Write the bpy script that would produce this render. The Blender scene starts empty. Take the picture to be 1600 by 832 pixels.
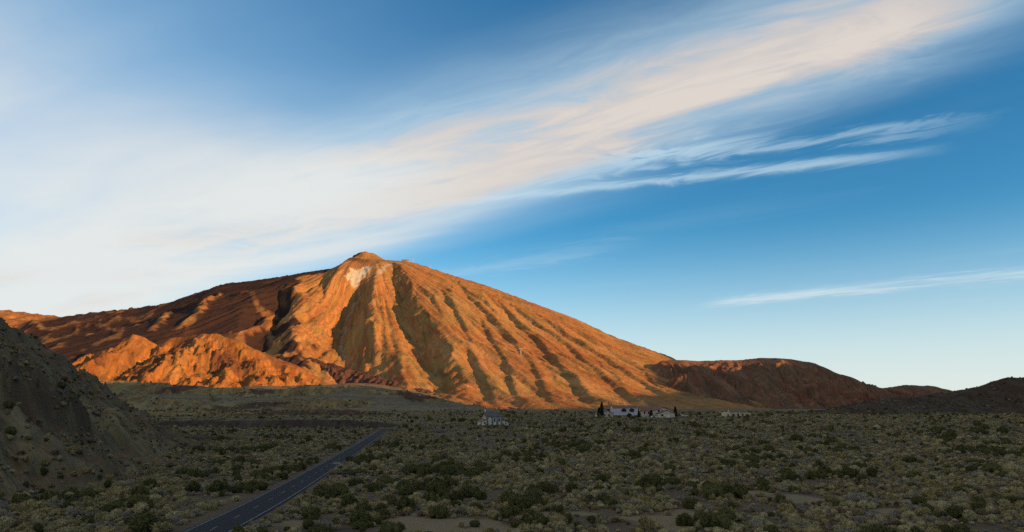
import bpy, bmesh, math, random
import numpy as np
from mathutils import Vector, Matrix
random.seed(7); rng = np.random.default_rng(11)
R = math.radians
scn = bpy.context.scene
COL = scn.collection

# ------------------------------------------------------------------ camera
F = 1067.0; HX, HY = 800.0, 640.0          # focal length and horizon of the 1600 px wide photograph
cam = bpy.data.cameras.new('camera'); cam_o = bpy.data.objects.new('camera', cam); COL.objects.link(cam_o)
cam.sensor_width = 36.0; cam.lens = 36.0 * F / 1600.0
cam.shift_y = (HY - 416.0) / 1600.0
cam.clip_start = 0.5; cam.clip_end = 60000
cam_o.location = (0, 0, 0); cam_o.rotation_euler = (R(90), 0, 0)
scn.camera = cam_o

# ------------------------------------------------------------------ light
SUN_AZ = R(59)                               # from straight behind the camera, towards the right
SUN_EL = R(8.0)
SD = Vector((math.sin(SUN_AZ) * math.cos(SUN_EL), -math.cos(SUN_AZ) * math.cos(SUN_EL), math.sin(SUN_EL)))
sun = bpy.data.lights.new('sun', 'SUN'); sun.energy = 5.0; sun.angle = R(0.5); sun.color = (1.0, 0.50, 0.18)
sun_o = bpy.data.objects.new('sun', sun); COL.objects.link(sun_o)
sun_o.rotation_euler = (-SD).to_track_quat('-Z', 'Y').to_euler(); sun_o.location = SD * 500
scn.view_settings.view_transform = 'Standard'; scn.view_settings.look = 'None'
EXPO = 1.1
scn.view_settings.exposure = EXPO; scn.cycles.use_denoising = False; scn.view_settings.gamma = 1.0; scn.view_settings.use_curve_mapping = False
SKY = 0.106

class NT:
    """small helper to write node maths"""
    def __init__(s, tree): s.t = tree; s.n = tree.nodes; s.l = tree.links
    def put(s, sock, v):
        if isinstance(v, bpy.types.NodeSocket): s.l.new(v, sock)
        elif v is not None: sock.default_value = v
    def m(s, op, a, b=None, c=None, clamp=False):
        nd = s.n.new('ShaderNodeMath'); nd.operation = op; nd.use_clamp = clamp
        for i, v in enumerate((a, b, c)):
            if v is not None: s.put(nd.inputs[i], v)
        return nd.outputs[0]
    def add(s, *a):
        r = a[0]
        for b in a[1:]: r = s.m('ADD', r, b)
        return r
    def mul(s, *a):
        r = a[0]
        for b in a[1:]: r = s.m('MULTIPLY', r, b)
        return r
    def sm(s, v, lo, hi, a=0.0, b=1.0):
        nd = s.n.new('ShaderNodeMapRange'); nd.interpolation_type = 'SMOOTHSTEP'
        s.put(nd.inputs[0], v)
        for i, q in zip((1, 2, 3, 4), (lo, hi, a, b)): s.put(nd.inputs[i], q)
        return nd.outputs[0]
    def xyz(s, x, y, z=0.0):
        nd = s.n.new('ShaderNodeCombineXYZ')
        for i, v in enumerate((x, y, z)): s.put(nd.inputs[i], v)
        return nd.outputs[0]
    def noise(s, vec, scale, detail=4, rough=0.55, dist=0.0, col=False):
        nd = s.n.new('ShaderNodeTexNoise'); s.put(nd.inputs['Vector'], vec)
        nd.inputs['Scale'].default_value = scale; nd.inputs['Detail'].default_value = detail
        nd.inputs['Roughness'].default_value = rough; nd.inputs['Distortion'].default_value = dist
        return nd.outputs['Color' if col else 'Fac']
    def vor(s, vec, scale, feat='F1', out='Distance'):
        nd = s.n.new('ShaderNodeTexVoronoi'); nd.feature = feat; s.put(nd.inputs['Vector'], vec)
        nd.inputs['Scale'].default_value = scale
        return nd.outputs[out]
    def mix(s, f, a, b):
        nd = s.n.new('ShaderNodeMix'); nd.data_type = 'RGBA'; s.put(nd.inputs[0], f)
        for i, v in ((6, a), (7, b)):
            if not isinstance(v, bpy.types.NodeSocket): v = (*v, 1.0) if len(v) == 3 else v
            s.put(nd.inputs[i], v)
        return nd.outputs[2]
    def scale(s, vec, k):
        nd = s.n.new('ShaderNodeVectorMath'); nd.operation = 'MULTIPLY'; s.put(nd.inputs[0], vec); s.put(nd.inputs[1], k)
        return nd.outputs[0]
    def attr(s, name):
        nd = s.n.new('ShaderNodeAttribute'); nd.attribute_name = name
        return nd

# ------------------------------------------------------------------ world: clear morning sky with cirrus on a high plane
def build_world():
    w = bpy.data.worlds.new('World'); scn.world = w; w.use_nodes = True
    t = NT(w.node_tree); t.n.clear()
    sky = t.n.new('ShaderNodeTexSky'); sky.sky_type = 'NISHITA'; sky.sun_disc = False
    sky.sun_elevation = SUN_EL; sky.sun_rotation = math.atan2(SD.x, SD.y)
    sky.altitude = 2200; sky.air_density = 1.0; sky.dust_density = 0.3; sky.ozone_density = 1.0
    hs = t.n.new('ShaderNodeHueSaturation'); hs.inputs['Saturation'].default_value = 1.3
    t.l.new(sky.outputs[0], hs.inputs['Color'])
    skyc = t.scale(hs.outputs[0], (0.37, 0.77, 0.88))
    tc = t.n.new('ShaderNodeTexCoord'); sp = t.n.new('ShaderNodeSeparateXYZ'); t.l.new(tc.outputs['Generated'], sp.inputs[0])
    x, y, z = sp.outputs
    zz = t.m('MAXIMUM', z, 0.035)
    X = t.m('DIVIDE', x, zz); Y = t.m('DIVIDE', y, zz)
    P = t.xyz(X, Y)
    wob = t.add(t.mul(t.noise(P, 0.45, 3), 0.9), -0.45)
    s = t.add(t.mul(X, -0.84), t.mul(Y, 0.545), wob)
    c = t.add(t.mul(X, 0.545), t.mul(Y, 0.84), t.mul(wob, 0.35))
    n1 = t.noise(t.xyz(t.mul(s, 0.45), t.mul(c, 2.3)), 1.0, 5, 0.48, 0.5)
    n2 = t.noise(t.xyz(t.mul(s, 2.4), t.mul(c, 6.5)), 1.0, 8, 0.6, 1.2)
    n3 = t.noise(t.xyz(t.mul(s, 0.25), t.mul(c, 0.9), 4.0), 1.0, 5, 0.5, 0.3)
    low = t.add(c, t.mul(s, -0.19), -2.43)                       # distance below the cloud's lower edge
    top = t.sm(c, 1.42, 2.15); bot = t.sm(low, -0.42, 0.16, 1.0, 0.0)
    end = t.sm(s, -0.36, 0.16)
    core = t.mul(top, bot, end)
    tex = t.m('ADD', t.mul(t.add(n1, -0.5), 2.0), t.mul(t.add(n2, -0.5), 1.25))
    dens = t.mul(core, t.m('ADD', 0.82, tex, clamp=True))
    veil = t.mul(t.sm(s, 0.65, 2.9), t.sm(low, -0.15, 0.6, 1.0, 0.0), t.m('ADD', 0.72, t.mul(t.add(n3, -0.5), 1.8), clamp=True), 0.92)
    upper = t.mul(t.sm(c, 1.4, 2.0), t.sm(low, -0.3, 0.5, 1.0, 0.0), t.sm(n3, 0.35, 0.65), t.sm(s, -1.5, 0.3), 0.42)
    # thin streaks
    def streak(slope, off, wid, x0, x1, amp, wn=0.12):
        d = t.add(Y, t.mul(X, slope), -off, t.mul(t.add(n2, -0.5), wn * 2))
        g = t.m('POWER', 2.718, t.mul(t.mul(d, d), -1.0 / (wid * wid)))
        return t.mul(g, t.sm(X, x0, x0 + 0.45), t.sm(X, x1 - 0.5, x1, 1.0, 0.0), t.sm(n1, 0.25, 0.55), amp)
    s1 = streak(0.337, 3.20, 0.055, -1.0, 1.75, 0.6)
    s1b = streak(0.50, 3.00, 0.12, -0.6, 1.15, 0.42, 0.45)
    s1c = streak(0.30, 2.86, 0.06, 0.1, 1.75, 0.42, 0.3)
    s2 = streak(0.732, 7.80, 0.27, 1.7, 9.0, 0.8, 0.5)
    s3 = streak(0.80, 4.70, 0.20, -1.3, 0.9, 0.2, 0.4)
    wisps = t.mul(t.sm(n1, 0.52, 0.8), t.sm(n3, 0.45, 0.7), 0.14)
    over = t.mul(t.sm(c, -2.2, -1.2), t.sm(c, -0.1, 0.75, 1.0, 0.0), t.m('ADD', 0.75, tex, clamp=True), 0.9)  # unseen cloud band, added to brighten and neutralise the ambient light
    over2 = t.mul(t.sm(c, -2.2, -3.4), t.m('ADD', 0.5, t.mul(tex, 1.3), clamp=True), 0.85)  # second unseen band behind the camera, added for the same fill
    hazy = t.mul(t.sm(z, 0.01, 0.27, 1.0, 0.0), 0.9)
    tot = dens
    for q in (veil, upper, s1, s1b, s1c, s2, s3, wisps, over, over2, hazy):
        tot = t.m('SUBTRACT', 1.0, t.mul(t.m('SUBTRACT', 1.0, tot), t.m('SUBTRACT', 1.0, q)))
    tot = t.m('MINIMUM', tot, 0.96)
    k = 1.0 / SKY / 2 ** EXPO
    warm = t.mix(t.sm(dens, 0.25, 0.8), (0.55 * k, 0.73 * k, 0.84 * k), (0.76 * k, 0.685 * k, 0.625 * k))
    warm = t.mix(t.m('MAXIMUM', t.sm(veil, 0.2, 0.75), hazy), warm, (0.80 * k, 0.82 * k, 0.80 * k))
    warm = t.mix(t.m('MAXIMUM', over, over2), warm, (0.76 * k, 0.66 * k, 0.58 * k))
    colr = t.mix(tot, skyc, warm)
    bg = t.n.new('ShaderNodeBackground'); bg.inputs['Strength'].default_value = SKY
    t.l.new(colr, bg.inputs['Color'])
    out = t.n.new('ShaderNodeOutputWorld'); t.l.new(bg.outputs[0], out.inputs[0])
build_world()

# ------------------------------------------------------------------ numpy noise
def hash2(ix, iy, seed=0):
    h = (ix.astype(np.int64) * 374761393 + iy.astype(np.int64) * 668265263 + seed * 1442695041) & 0xffffffff
    h = ((h ^ (h >> 13)) * 1274126177) & 0xffffffff
    h = ((h ^ (h >> 16)) * 2246822519) & 0xffffffff
    return ((h ^ (h >> 15)) & 0xffffff) / float(0x1000000)
def vnoise(x, y, seed=0):
    ix = np.floor(x); iy = np.floor(y); fx = x - ix; fy = y - iy
    ux = fx * fx * fx * (fx * (fx * 6 - 15) + 10); uy = fy * fy * fy * (fy * (fy * 6 - 15) + 10)
    def g(dx, dy):
        a = hash2(ix + dx, iy + dy, seed) * 6.28318
        return np.cos(a) * (fx - dx) + np.sin(a) * (fy - dy)
    return ((g(0, 0) * (1 - ux) + g(1, 0) * ux) * (1 - uy) + (g(0, 1) * (1 - ux) + g(1, 1) * ux) * uy) * 1.5
def fbm(x, y, scale, octs=4, seed=0, gain=0.5, lac=2.03):
    r = 0; a = 1.0; f = 1.0 / scale
    for o in range(octs):
        r = r + a * vnoise(x * f + o * 17.3, y * f - o * 9.1, seed + o); a *= gain; f *= lac
    return r
def ss(v, lo, hi):
    t = np.clip((v - lo) / (hi - lo), 0, 1); return t * t * (3 - 2 * t)
def ridged(u, v, scale, octs=5, seed=0, gain=0.52):
    out = np.zeros_like(u); w = np.ones_like(u); a, f = 1.0, 1.0 / scale
    for o in range(octs):
        n = np.clip(1 - np.abs(vnoise(u * f + 31.7 * o, v * f + 7.1 * o, seed + o)) * 1.8, 0, 1) ** 2
        out += a * n * w; w = np.clip(n * 1.6, 0.15, 1); a *= gain; f *= 2.05
    return out - 0.8
def erosion(X, Y, H, dx, dy, wave, amp, octs, seed=0, gain=0.5, lac=0.5, slope_lo=0.05, slope_hi=0.3, mask=1.0):
    """gullies that run down the slope and branch, octave by octave"""
    gy, gx = np.gradient(H, dy, dx)
    out = np.zeros_like(H); w = wave; a = amp; m0 = ss(np.hypot(gx, gy), slope_lo, slope_hi) * mask
    for o in range(octs):
        g = np.hypot(gx, gy) + 1e-6
        sx, sy = -gy / g, gx / g
        px, py = X / (w * 2.4), Y / (w * 2.4)
        ix, iy = np.floor(px), np.floor(py)
        C = np.zeros_like(H); S = np.zeros_like(H)
        for i in (-1, 0, 1):
            for j in (-1, 0, 1):
                cx, cy = ix + i, iy + j
                qx = cx + hash2(cx, cy, seed + 31 * o); qy = cy + hash2(cx, cy, seed + 31 * o + 7)
                ddx, ddy = px - qx, py - qy
                wt = np.maximum(np.exp(-(ddx * ddx + ddy * ddy) * 2.2) - 0.011, 0)
                ph = (ddx * sx + ddy * sy) * 6.28318 * 2.4
                C += wt * np.cos(ph); S -= wt * np.sin(ph)
        mag = np.maximum(np.hypot(C, S), 0.25)
        C /= mag; S /= mag
        out += a * C * m0
        k = a * 6.28318 / w * m0
        gx = gx + k * S * sx; gy = gy + k * S * sy
        a *= gain; w *= lac
    return out

# ------------------------------------------------------------------ mesh helpers
def link(o): COL.objects.link(o); return o
def np_mesh(name, V, Fq, smooth=True):
    me = bpy.data.meshes.new(name)
    V = np.asarray(V, np.float32); Fq = np.asarray(Fq, np.int32); n = Fq.shape[1]
    me.vertices.add(len(V)); me.vertices.foreach_set('co', V.ravel())
    me.loops.add(Fq.size); me.loops.foreach_set('vertex_index', Fq.ravel())
    me.polygons.add(len(Fq)); me.polygons.foreach_set('loop_start', np.arange(0, Fq.size, n, dtype=np.int32))
    me.update(calc_edges=True); me.validate()
    me.polygons.foreach_set('use_smooth', np.full(len(me.polygons), smooth))
    return me
def add_attr(me, name, arr):
    if arr.ndim == 1:
        a = me.attributes.new(name, 'FLOAT', 'POINT'); a.data.foreach_set('value', arr.astype(np.float32))
    else:
        a = me.attributes.new(name, 'FLOAT_VECTOR', 'POINT'); a.data.foreach_set('vector', arr.astype(np.float32).ravel())
def grid_obj(name, X, Y, Z, mat, attrs=None, kind='structure', label=None, keep=None):
    ny, nx = X.shape
    idx = np.arange(nx * ny).reshape(ny, nx)
    q = np.stack([idx[:-1, :-1], idx[:-1, 1:], idx[1:, 1:], idx[1:, :-1]], -1).reshape(-1, 4)
    if keep is not None:
        kf = (keep[:-1, :-1] | keep[:-1, 1:] | keep[1:, 1:] | keep[1:, :-1]).ravel(); q = q[kf]
        used = np.zeros(nx * ny, bool); used[q.ravel()] = True
        remap = np.cumsum(used) - 1; q = remap[q]
    else: used = np.ones(nx * ny, bool)
    V = np.stack([X.ravel(), Y.ravel(), Z.ravel()], -1)[used]
    me = np_mesh(name, V, q); me.materials.append(mat)
    for k, v in (attrs or {}).items():
        add_attr(me, k, v.reshape(-1, 3)[used] if v.ndim == 3 else v.ravel()[used])
    o = link(bpy.data.objects.new(name, me)); o['kind'] = kind
    if label: o['label'] = label
    return o
def tag(o, label, cat, group=None):
    o['label'] = label; o['category'] = cat
    if group: o['group'] = group
    return o

# ------------------------------------------------------------------ the plain's height
ZL = np.array([[-500, -13.6], [0, -13.6], [430, -13.8], [520, -13.4], [600, -10], [1100, -9], [1500, -5], [2000, 14], [2500, 48], [3000, 86], [3500, 116], [3900, 135], [5000, 170], [20000, 170]])
ZR = np.array([[-500, -13.6], [0, -13.6], [150, -13.2], [250, -10.4], [355, -7.8], [480, -5.9], [700, -5.6], [1000, -5.5], [1500, -5], [3000, 0], [3500, 2], [20000, 2]])
ROAD = [(-30.8, 40.0), (-33.6, 76.0), (-38.6, 122.0), (-55.8, 250.0), (-70.6, 355.0), (-83.0, 440.0), (-84.0, 466.0), (-72.0, 505.0), (-52.0, 545.0)]
ROAD_Z = -13.45
def road_dist(x, y):
    best = np.full(np.shape(x), 1e9); 
    for (x0, y0), (x1, y1) in zip(ROAD[:-1], ROAD[1:]):
        dx, dy = x1 - x0, y1 - y0; L = dx * dx + dy * dy
        t = np.clip(((x - x0) * dx + (y - y0) * dy) / L, 0, 1)
        best = np.minimum(best, np.hypot(x - x0 - t * dx, y - y0 - t * dy))
    return best
def plain_base(x, y):
    a = x / np.maximum(y, 60.0)
    zl = np.interp(y, ZL[:, 0], ZL[:, 1]); zr = np.interp(y, ZR[:, 0], ZR[:, 1])
    wl = 1 - ss(a, -0.20, -0.02 + 0.0 * a)
    return zr + (zl - zr) * wl
def plain_z(x, y):
    x = np.asarray(x, float); y = np.asarray(y, float)
    d = np.hypot(x, y)
    z = plain_base(x, y)
    z = z + 0.45 * fbm(x, y, 26, 3, 5) * ss(d, 30, 90) + 1.2 * fbm(x, y, 160, 3, 6) * ss(d, 200, 800) + 17 * fbm(x, y, 430, 5, 8, 0.55) * ss(d, 1000, 2200) * (1 - ss(x / np.maximum(y, 60), -0.12, 0.05))
    rd = road_dist(x, y)
    return z + (ROAD_Z - 0.12 - z) * (1 - ss(rd, 4.6, 11.0))
def at(px, py, dmin=50, dmax=3000):
    """point of the plain that a direction of view meets"""
    a, b = (px - HX) / F, (HY - py) / F
    ys = np.geomspace(dmin, dmax, 1500); zs = plain_z(a * ys, ys) - b * ys
    k = int(np.argmax(zs > 0)) if (zs > 0).any() else len(ys) - 1
    return Vector((a * ys[k], ys[k], float(plain_z(a * ys[k], ys[k]))))
def pz(px, py, d): return ((px - HX) / F * d, d, (HY - py) / F * d)

# ------------------------------------------------------------------ materials
def new_mat(name):
    m = bpy.data.materials.new(name); m.use_nodes = True
    t = NT(m.node_tree); b = t.n['Principled BSDF']
    b.inputs['Roughness'].default_value = 0.9
    b.inputs['Specular IOR Level'].default_value = 0.2
    return m, t, b
def bump(t, b, h, dist, strength=1.0):
    nd = t.n.new('ShaderNodeBump'); nd.inputs['Distance'].default_value = dist; nd.inputs['Strength'].default_value = strength
    t.l.new(h, nd.inputs['Height']); t.l.new(nd.outputs[0], b.inputs['Normal'])
def objco(t):
    nd = t.n.new('ShaderNodeTexCoord'); return nd.outputs['Object']
MAT = {}
def simple(name, col, var=0.15, scale=3.0, rough=0.85, bmp=0.0, metal=0.0):
    m, t, b = new_mat(name)
    n = t.noise(objco(t), scale, 5, 0.6)
    lo = tuple(c * (1 - var) for c in col); hi = tuple(min(1, c * (1 + var)) for c in col)
    t.l.new(t.mix(t.sm(n, 0.3, 0.7), lo, hi), b.inputs['Base Color'])
    b.inputs['Roughness'].default_value = rough; b.inputs['Metallic'].default_value = metal
    if bmp: bump(t, b, n, bmp)
    MAT[name] = m; return m

def rock_mat(name, base, dark, veg, pale=(0.40, 0.38, 0.31), sc=1.0, veg_amt=1.0):
    """lava slopes: flow-aligned streaks, patches of low plants, optional pale pumice mask"""
    m, t, b = new_mat(name)
    fl = t.attr('flow').outputs['Vector']
    o = objco(t)
    st = t.noise(t.scale(fl, (1 / 70 / sc, 1 / 420 / sc, 1)), 1.0, 7, 0.62)
    st2 = t.noise(t.scale(fl, (1 / 22 / sc, 1 / 90 / sc, 1)), 1.0, 6, 0.65)
    big = t.noise(o, 1 / 620 / sc, 5, 0.55)
    fine = t.noise(o, 1 / 26 / sc, 7, 0.72)
    vegm = t.mul(t.sm(t.add(t.mul(big, 0.35), t.mul(st, 0.85)), 0.54, 0.70), veg_amt)
    darkm = t.sm(t.add(t.mul(st, 0.85), t.mul(t.noise(t.scale(fl, (1 / 260 / sc, 1 / 1500 / sc, 1)), 1.0, 5, 0.6), 0.35)), 0.60, 0.76)
    c = t.mix(t.sm(st2, 0.3, 0.7), tuple(q * 0.62 for q in base), tuple(q * 1.3 for q in base))
    c = t.mix(vegm, c, veg)
    c = t.mix(t.mul(darkm, 0.6), c, dark)
    w1 = t.noise(t.scale(fl, (1 / 150 / sc, 1 / 1100 / sc, 1)), 1.0, 6, 0.6, 0.4); w2 = t.noise(t.scale(fl, (1 / 45 / sc, 1 / 380 / sc, 1)), 1.0, 6, 0.62)
    c = t.mix(t.mul(t.sm(t.add(t.mul(w1, 0.5), t.mul(w2, 0.5)), 0.50, 0.62), 0.6), c, (base[0] * 1.25, base[1] * 1.55, base[2] * 1.7))
    c = t.mix(t.mul(t.sm(t.add(t.mul(w1, -0.5), t.mul(w2, 0.5)), -0.02, 0.09), 0.55), c, (base[0] * 0.62, base[1] * 0.45, base[2] * 0.5))
    spk = t.sm(t.noise(o, 1 / 11 / sc, 4, 0.7), 0.52, 0.68)
    c = t.mix(t.mul(spk, 0.55), c, tuple(q * 0.4 for q in veg))
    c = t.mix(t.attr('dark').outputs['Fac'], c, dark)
    c = t.mix(t.attr('pale').outputs['Fac'], c, t.mix(fine, tuple(q * 0.75 for q in pale), tuple(q * 1.2 for q in pale)))
    t.l.new(c, b.inputs['Base Color'])
    h = t.add(t.mul(st2, 0.6), t.mul(fine, 0.9), t.mul(t.noise(o, 1 / 9 / sc, 5, 0.7), 0.3))
    bump(t, b, h, 9.0 * sc, 0.9)
    b.inputs['Roughness'].default_value = 1.0; b.inputs['Specular IOR Level'].default_value = 0.05
    MAT[name] = m; return m
rock_mat('volcano_rock', (0.29, 0.142, 0.055), (0.030, 0.020, 0.019), (0.255, 0.172, 0.060), veg_amt=0.95)
rock_mat('foothill_rock', (0.27, 0.118, 0.036), (0.085, 0.042, 0.027), (0.19, 0.10, 0.034), sc=0.7)
rock_mat('lava_rock', (0.085, 0.046, 0.036), (0.036, 0.028, 0.028), (0.09, 0.06, 0.038), sc=0.35, veg_amt=0.5)
rock_mat('hill_rock', (0.18, 0.09, 0.052), (0.07, 0.042, 0.035), (0.13, 0.09, 0.05), sc=0.8)
rock_mat('scoria', (0.075, 0.050, 0.038), (0.042, 0.030, 0.025), (0.085, 0.072, 0.042), sc=0.14)
rock_mat('near_scree', (0.205, 0.148, 0.084), (0.095, 0.066, 0.047), (0.185, 0.155, 0.075), sc=0.022)

rock_mat('apron', (0.20, 0.135, 0.066), (0.07, 0.039, 0.029), (0.31, 0.24, 0.095), sc=0.55)
def ground_mat():
    m, t, b = new_mat('plain_ground'); o = objco(t)
    n1 = t.noise(o, 0.012, 6, 0.6); n2 = t.noise(o, 0.12, 6, 0.65); n3 = t.noise(o, 1.4, 6, 0.7)
    fl = t.noise(t.scale(o, (0.0030, 0.0022, 1)), 1.0, 7, 0.62, 0.8)
    soil = t.mix(n2, (0.095, 0.066, 0.037), (0.17, 0.118, 0.066))
    soil = t.mix(t.sm(n3, 0.35, 0.7), t.scale(soil, (0.7, 0.7, 0.7)), soil)
    # far slopes: mosaic of scrub, scoria and pale grassland
    far = t.mix(t.sm(fl, 0.38, 0.50), (0.085, 0.056, 0.036), (0.165, 0.122, 0.06))
    far = t.mix(t.sm(fl, 0.54, 0.66), far, (0.25, 0.195, 0.09))
    spk = t.sm(t.noise(o, 0.11, 5, 0.75), 0.46, 0.62)
    far = t.mix(t.mul(spk, 0.6), far, (0.04, 0.04, 0.026))
    fd = t.attr('far').outputs['Fac']
    c = t.mix(fd, soil, far)
    c = t.mix(t.attr('bare').outputs['Fac'], c, t.mix(n3, (0.165, 0.118, 0.062), (0.25, 0.182, 0.098)))
    c = t.mix(t.attr('dark').outputs['Fac'], c, (0.042, 0.03, 0.026))
    t.l.new(c, b.inputs['Base Color'])
    h = t.add(t.mul(n2, 1.2), t.mul(n3, 0.35), t.mul(t.noise(o, 6.0, 4, 0.7), 0.08))
    bump(t, b, h, 0.5)
    b.inputs['Roughness'].default_value = 1.0
    MAT['ground'] = m
ground_mat()

# ------------------------------------------------------------------ the volcano
SIL = np.array([(-60, 486), (0, 484), (30, 487), (60, 491), (100, 495), (130, 490), (220, 480), (260, 474), (300, 460), (350, 443), (385, 440), (440, 432), (480, 425), (510, 421),
                (528, 415), (545, 403), (560, 395), (575, 393), (590, 399), (605, 407), (630, 408), (650, 411), (700, 428), (760, 446), (800, 461), (900, 498), (960, 526), (1010, 544), (1050, 558), (1100, 585), (1140, 620), (1180, 650)], float)
D0 = 6800.0; PX, PY = (575 - HX) / F * D0, D0
prof_r = np.array([0, 60, 120, 190, 320, 480, 600, 800, 1210, 1433, 1750, 2070, 2260, 2707, 3025, 3400, 4000, 5000], float)
PRIGHT = np.array([1575, 1555, 1520, 1484, 1470, 1453, 1420, 1350, 1200, 1127, 1010, 898, 830, 630, 480, 280, 60, -40.])
PLEFT = np.array([1575, 1555, 1510, 1465, 1427, 1395, 1371, 1340, 1274, 1255, 1146, 1050, 1019, 965, 925, 915, 860, 700.])
PFRONT = np.array([1575, 1555, 1505, 1455, 1410, 1345, 1285, 1180, 940, 815, 655, 490, 400, 215, 115, 20, -60, -120.])
PFL = np.array([1575, 1555, 1505, 1455, 1415, 1360, 1320, 1240, 1060, 960, 830, 700, 640, 480, 400, 330, 230, 100.])
PBACK = PRIGHT
def cone(x, y):
    dx, dy = x - PX, y - PY
    r = np.hypot(dx, dy); phi = np.degrees(np.arctan2(dx, -dy))
    knots = [(-180, PBACK), (-90, PLEFT), (-48, PFL), (0, PFRONT), (45, PFRONT * 0.5 + PRIGHT * 0.5), (90, PRIGHT), (180, PBACK)]
    out = np.zeros_like(r)
    for (p0, f0), (p1, f1) in zip(knots[:-1], knots[1:]):
        m = (phi >= p0) & (phi <= p1)
        t = ss(phi, p0, p1)
        h = np.interp(r, prof_r, f0) * (1 - t) + np.interp(r, prof_r, f1) * t
        out = np.where(m, h, out)
    return out
def hit(px, py, fn, d0=3000, d1=8000):
    a, b = (px - HX) / F, (HY - py) / F
    ys = np.linspace(d0, d1, 900); xs = a * ys
    above = fn(xs, ys) > b * ys
    k = int(np.argmax(above)) if above.any() else 600
    return xs[k], ys[k]
def carve(X, Y, pts, depth, wl, wr, power=1.2):
    """valley along a line; wl and wr are the widths of its left and right wall"""
    best = np.full(X.shape, 1e9); sgn = np.zeros(X.shape); tt = np.zeros(X.shape); n = len(pts) - 1
    for i, ((x0, y0), (x1, y1)) in enumerate(zip(pts[:-1], pts[1:])):
        dx, dy = x1 - x0, y1 - y0; L = dx * dx + dy * dy + 1e-9
        t = np.clip(((X - x0) * dx + (Y - y0) * dy) / L, 0, 1)
        ex, ey = X - x0 - t * dx, Y - y0 - t * dy
        d = np.hypot(ex, ey); m = d < best
        best = np.where(m, d, best); sgn = np.where(m, np.sign(ex), sgn); tt = np.where(m, (i + t) / n, tt)
    w = np.where(sgn > 0, wr, wl) * (0.55 + 0.45 * ss(tt, 0, 0.3))
    v = np.clip(1 - best / w, 0, 1) ** power
    dep = depth * ss(tt, -0.12, 0.22) * (1 - 0.75 * ss(tt, 0.80, 1.0)) * (1 - 0.4 * tt)
    return -dep * v, best, tt
def build_volcano():
    x = np.arange(-6000, 2700, 10.5); y = np.concatenate([np.arange(3050, 6900, 12.5), np.arange(6900, 8600, 30.0)])
    X, Y = np.meshgrid(x, y)
    H = cone(X, Y)
    # lobes of the upper shoulders
    def L(pts): return [hit(px, py, cone) for px, py in pts]
    wx = X + 36 * fbm(X, Y, 700, 3, 21, 0.4) + 30 * fbm(X, Y, 170, 4, 25, 0.6); wy = Y + 40 * fbm(X, Y, 600, 3, 22)
    wx2 = X + 18 * fbm(X, Y, 900, 2, 21) + 4 * fbm(X, Y, 120, 3, 27)
    stream = [(566, 428), (549, 446), (538, 475), (529, 500), (536, 523), (558, 549), (584, 582), (600, 600)]
    gul = [
        (stream, 265, 350, 270, 1.0),
        ([(618, 414), (627, 452), (648, 497), (674, 541), (690, 580), (699, 622)], 165, 320, 120, 1.0),
        ([(585, 470), (600, 505), (608, 540), (612, 566)], 60, 120, 130, 1.2),
        ([(629, 480), (640, 520), (655, 560), (668, 600)], 45, 120, 110, 1.2),
        ([(440, 446), (434, 480), (430, 510), (438, 550)], 170, 260, 170, 1.0),
        ([(498, 432), (505, 455), (498, 475)], 55, 90, 90, 1.2),
        ([(398, 470), (405, 500), (400, 540)], 90, 140, 130, 1.1),
        ([(690, 450), (718, 500), (740, 540)], 30, 120, 27, 1.0), ([(760, 458), (830, 512), (900, 562)], 28, 130, 27, 1.0), ([(870, 505), (930, 555), (975, 600)], 26, 120, 27, 1.0), ([(940, 530), (1000, 570), (1040, 612)], 24, 120, 26, 1.0),
        ([(818, 520), (858, 570), (888, 622)], 32, 120, 30, 1.0), ([(700, 432), (760, 474), (806, 512)], 24, 120, 26, 1.0), ([(650, 440), (672, 462), (690, 490)], 30, 90, 27, 1.0), ([(612, 500), (622, 535), (634, 570)], 34, 80, 45, 1.1), ([(478, 470), (490, 505), (508, 545)], 40, 110, 55, 1.1),
        ([(742, 480), (766, 525), (794, 570), (810, 630)], 42, 200, 40, 1.0),
        ([(728, 540), (742, 570), (758, 600), (768, 632)], 40, 160, 50, 1.1),
        ([(780, 470), (840, 530), (890, 590), (930, 640)], 48, 220, 50, 1.0),
        ([(800, 475), (880, 530), (960, 600), (1000, 640)], 40, 200, 46, 1.0),
        ([(840, 490), (920, 540), (1000, 590), (1050, 630)], 36, 200, 42, 1.0),
        ([(890, 510), (960, 545), (1030, 590)], 34, 150, 80, 1.2),
        ([(715, 440), (770, 500), (830, 560), (868, 636)], 46, 220, 50, 1.0),
    ]
    E = np.zeros_like(H); st_d = None
    for k, (pts, dep, wl, wr, pw) in enumerate(gul):
        v, bd, tt = carve(wx if wr > 80 else wx2, wy, L(pts), dep, wl, wr, pw)
        E = np.minimum(E, v) + 0.25 * np.maximum(E, v) if k else v
        if k == 0: st_d, st_t = bd, tt
    spd = np.full(X.shape, 1e9)
    for pts, hh, ww in (([(466, 438), (460, 465), (451, 493), (455, 520), (463, 548)], 60, 150), ([(424, 470), (412, 492), (392, 510), (366, 525)], 70, 85), ([(345, 455), (318, 478), (292, 500), (272, 512)], 45, 75),
                        ([(420, 480), (428, 505), (440, 530)], 40, 60), ([(560, 470), (578, 500), (590, 535)], 0, 100), ([(262, 485), (252, 500), (235, 512)], 40, 60), ([(40, 500), (90, 512)], 40, 100)):
        v, bd, tt = carve(wx, wy, L(pts), hh, ww, ww * 0.8, 1.1)
        H = H - v
        if hh >= 40 and pts[0][0] < 440: spd = np.minimum(spd, bd)
    H1 = H + E
    r = np.hypot(X - PX, Y - PY); phi = np.degrees(np.arctan2(X - PX, -(Y - PY)))
    top = ss(r, 260, 900)
    dy = 12.5
    Yg = np.linspace(0, 1, 1)
    gy = np.gradient(y)
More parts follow.
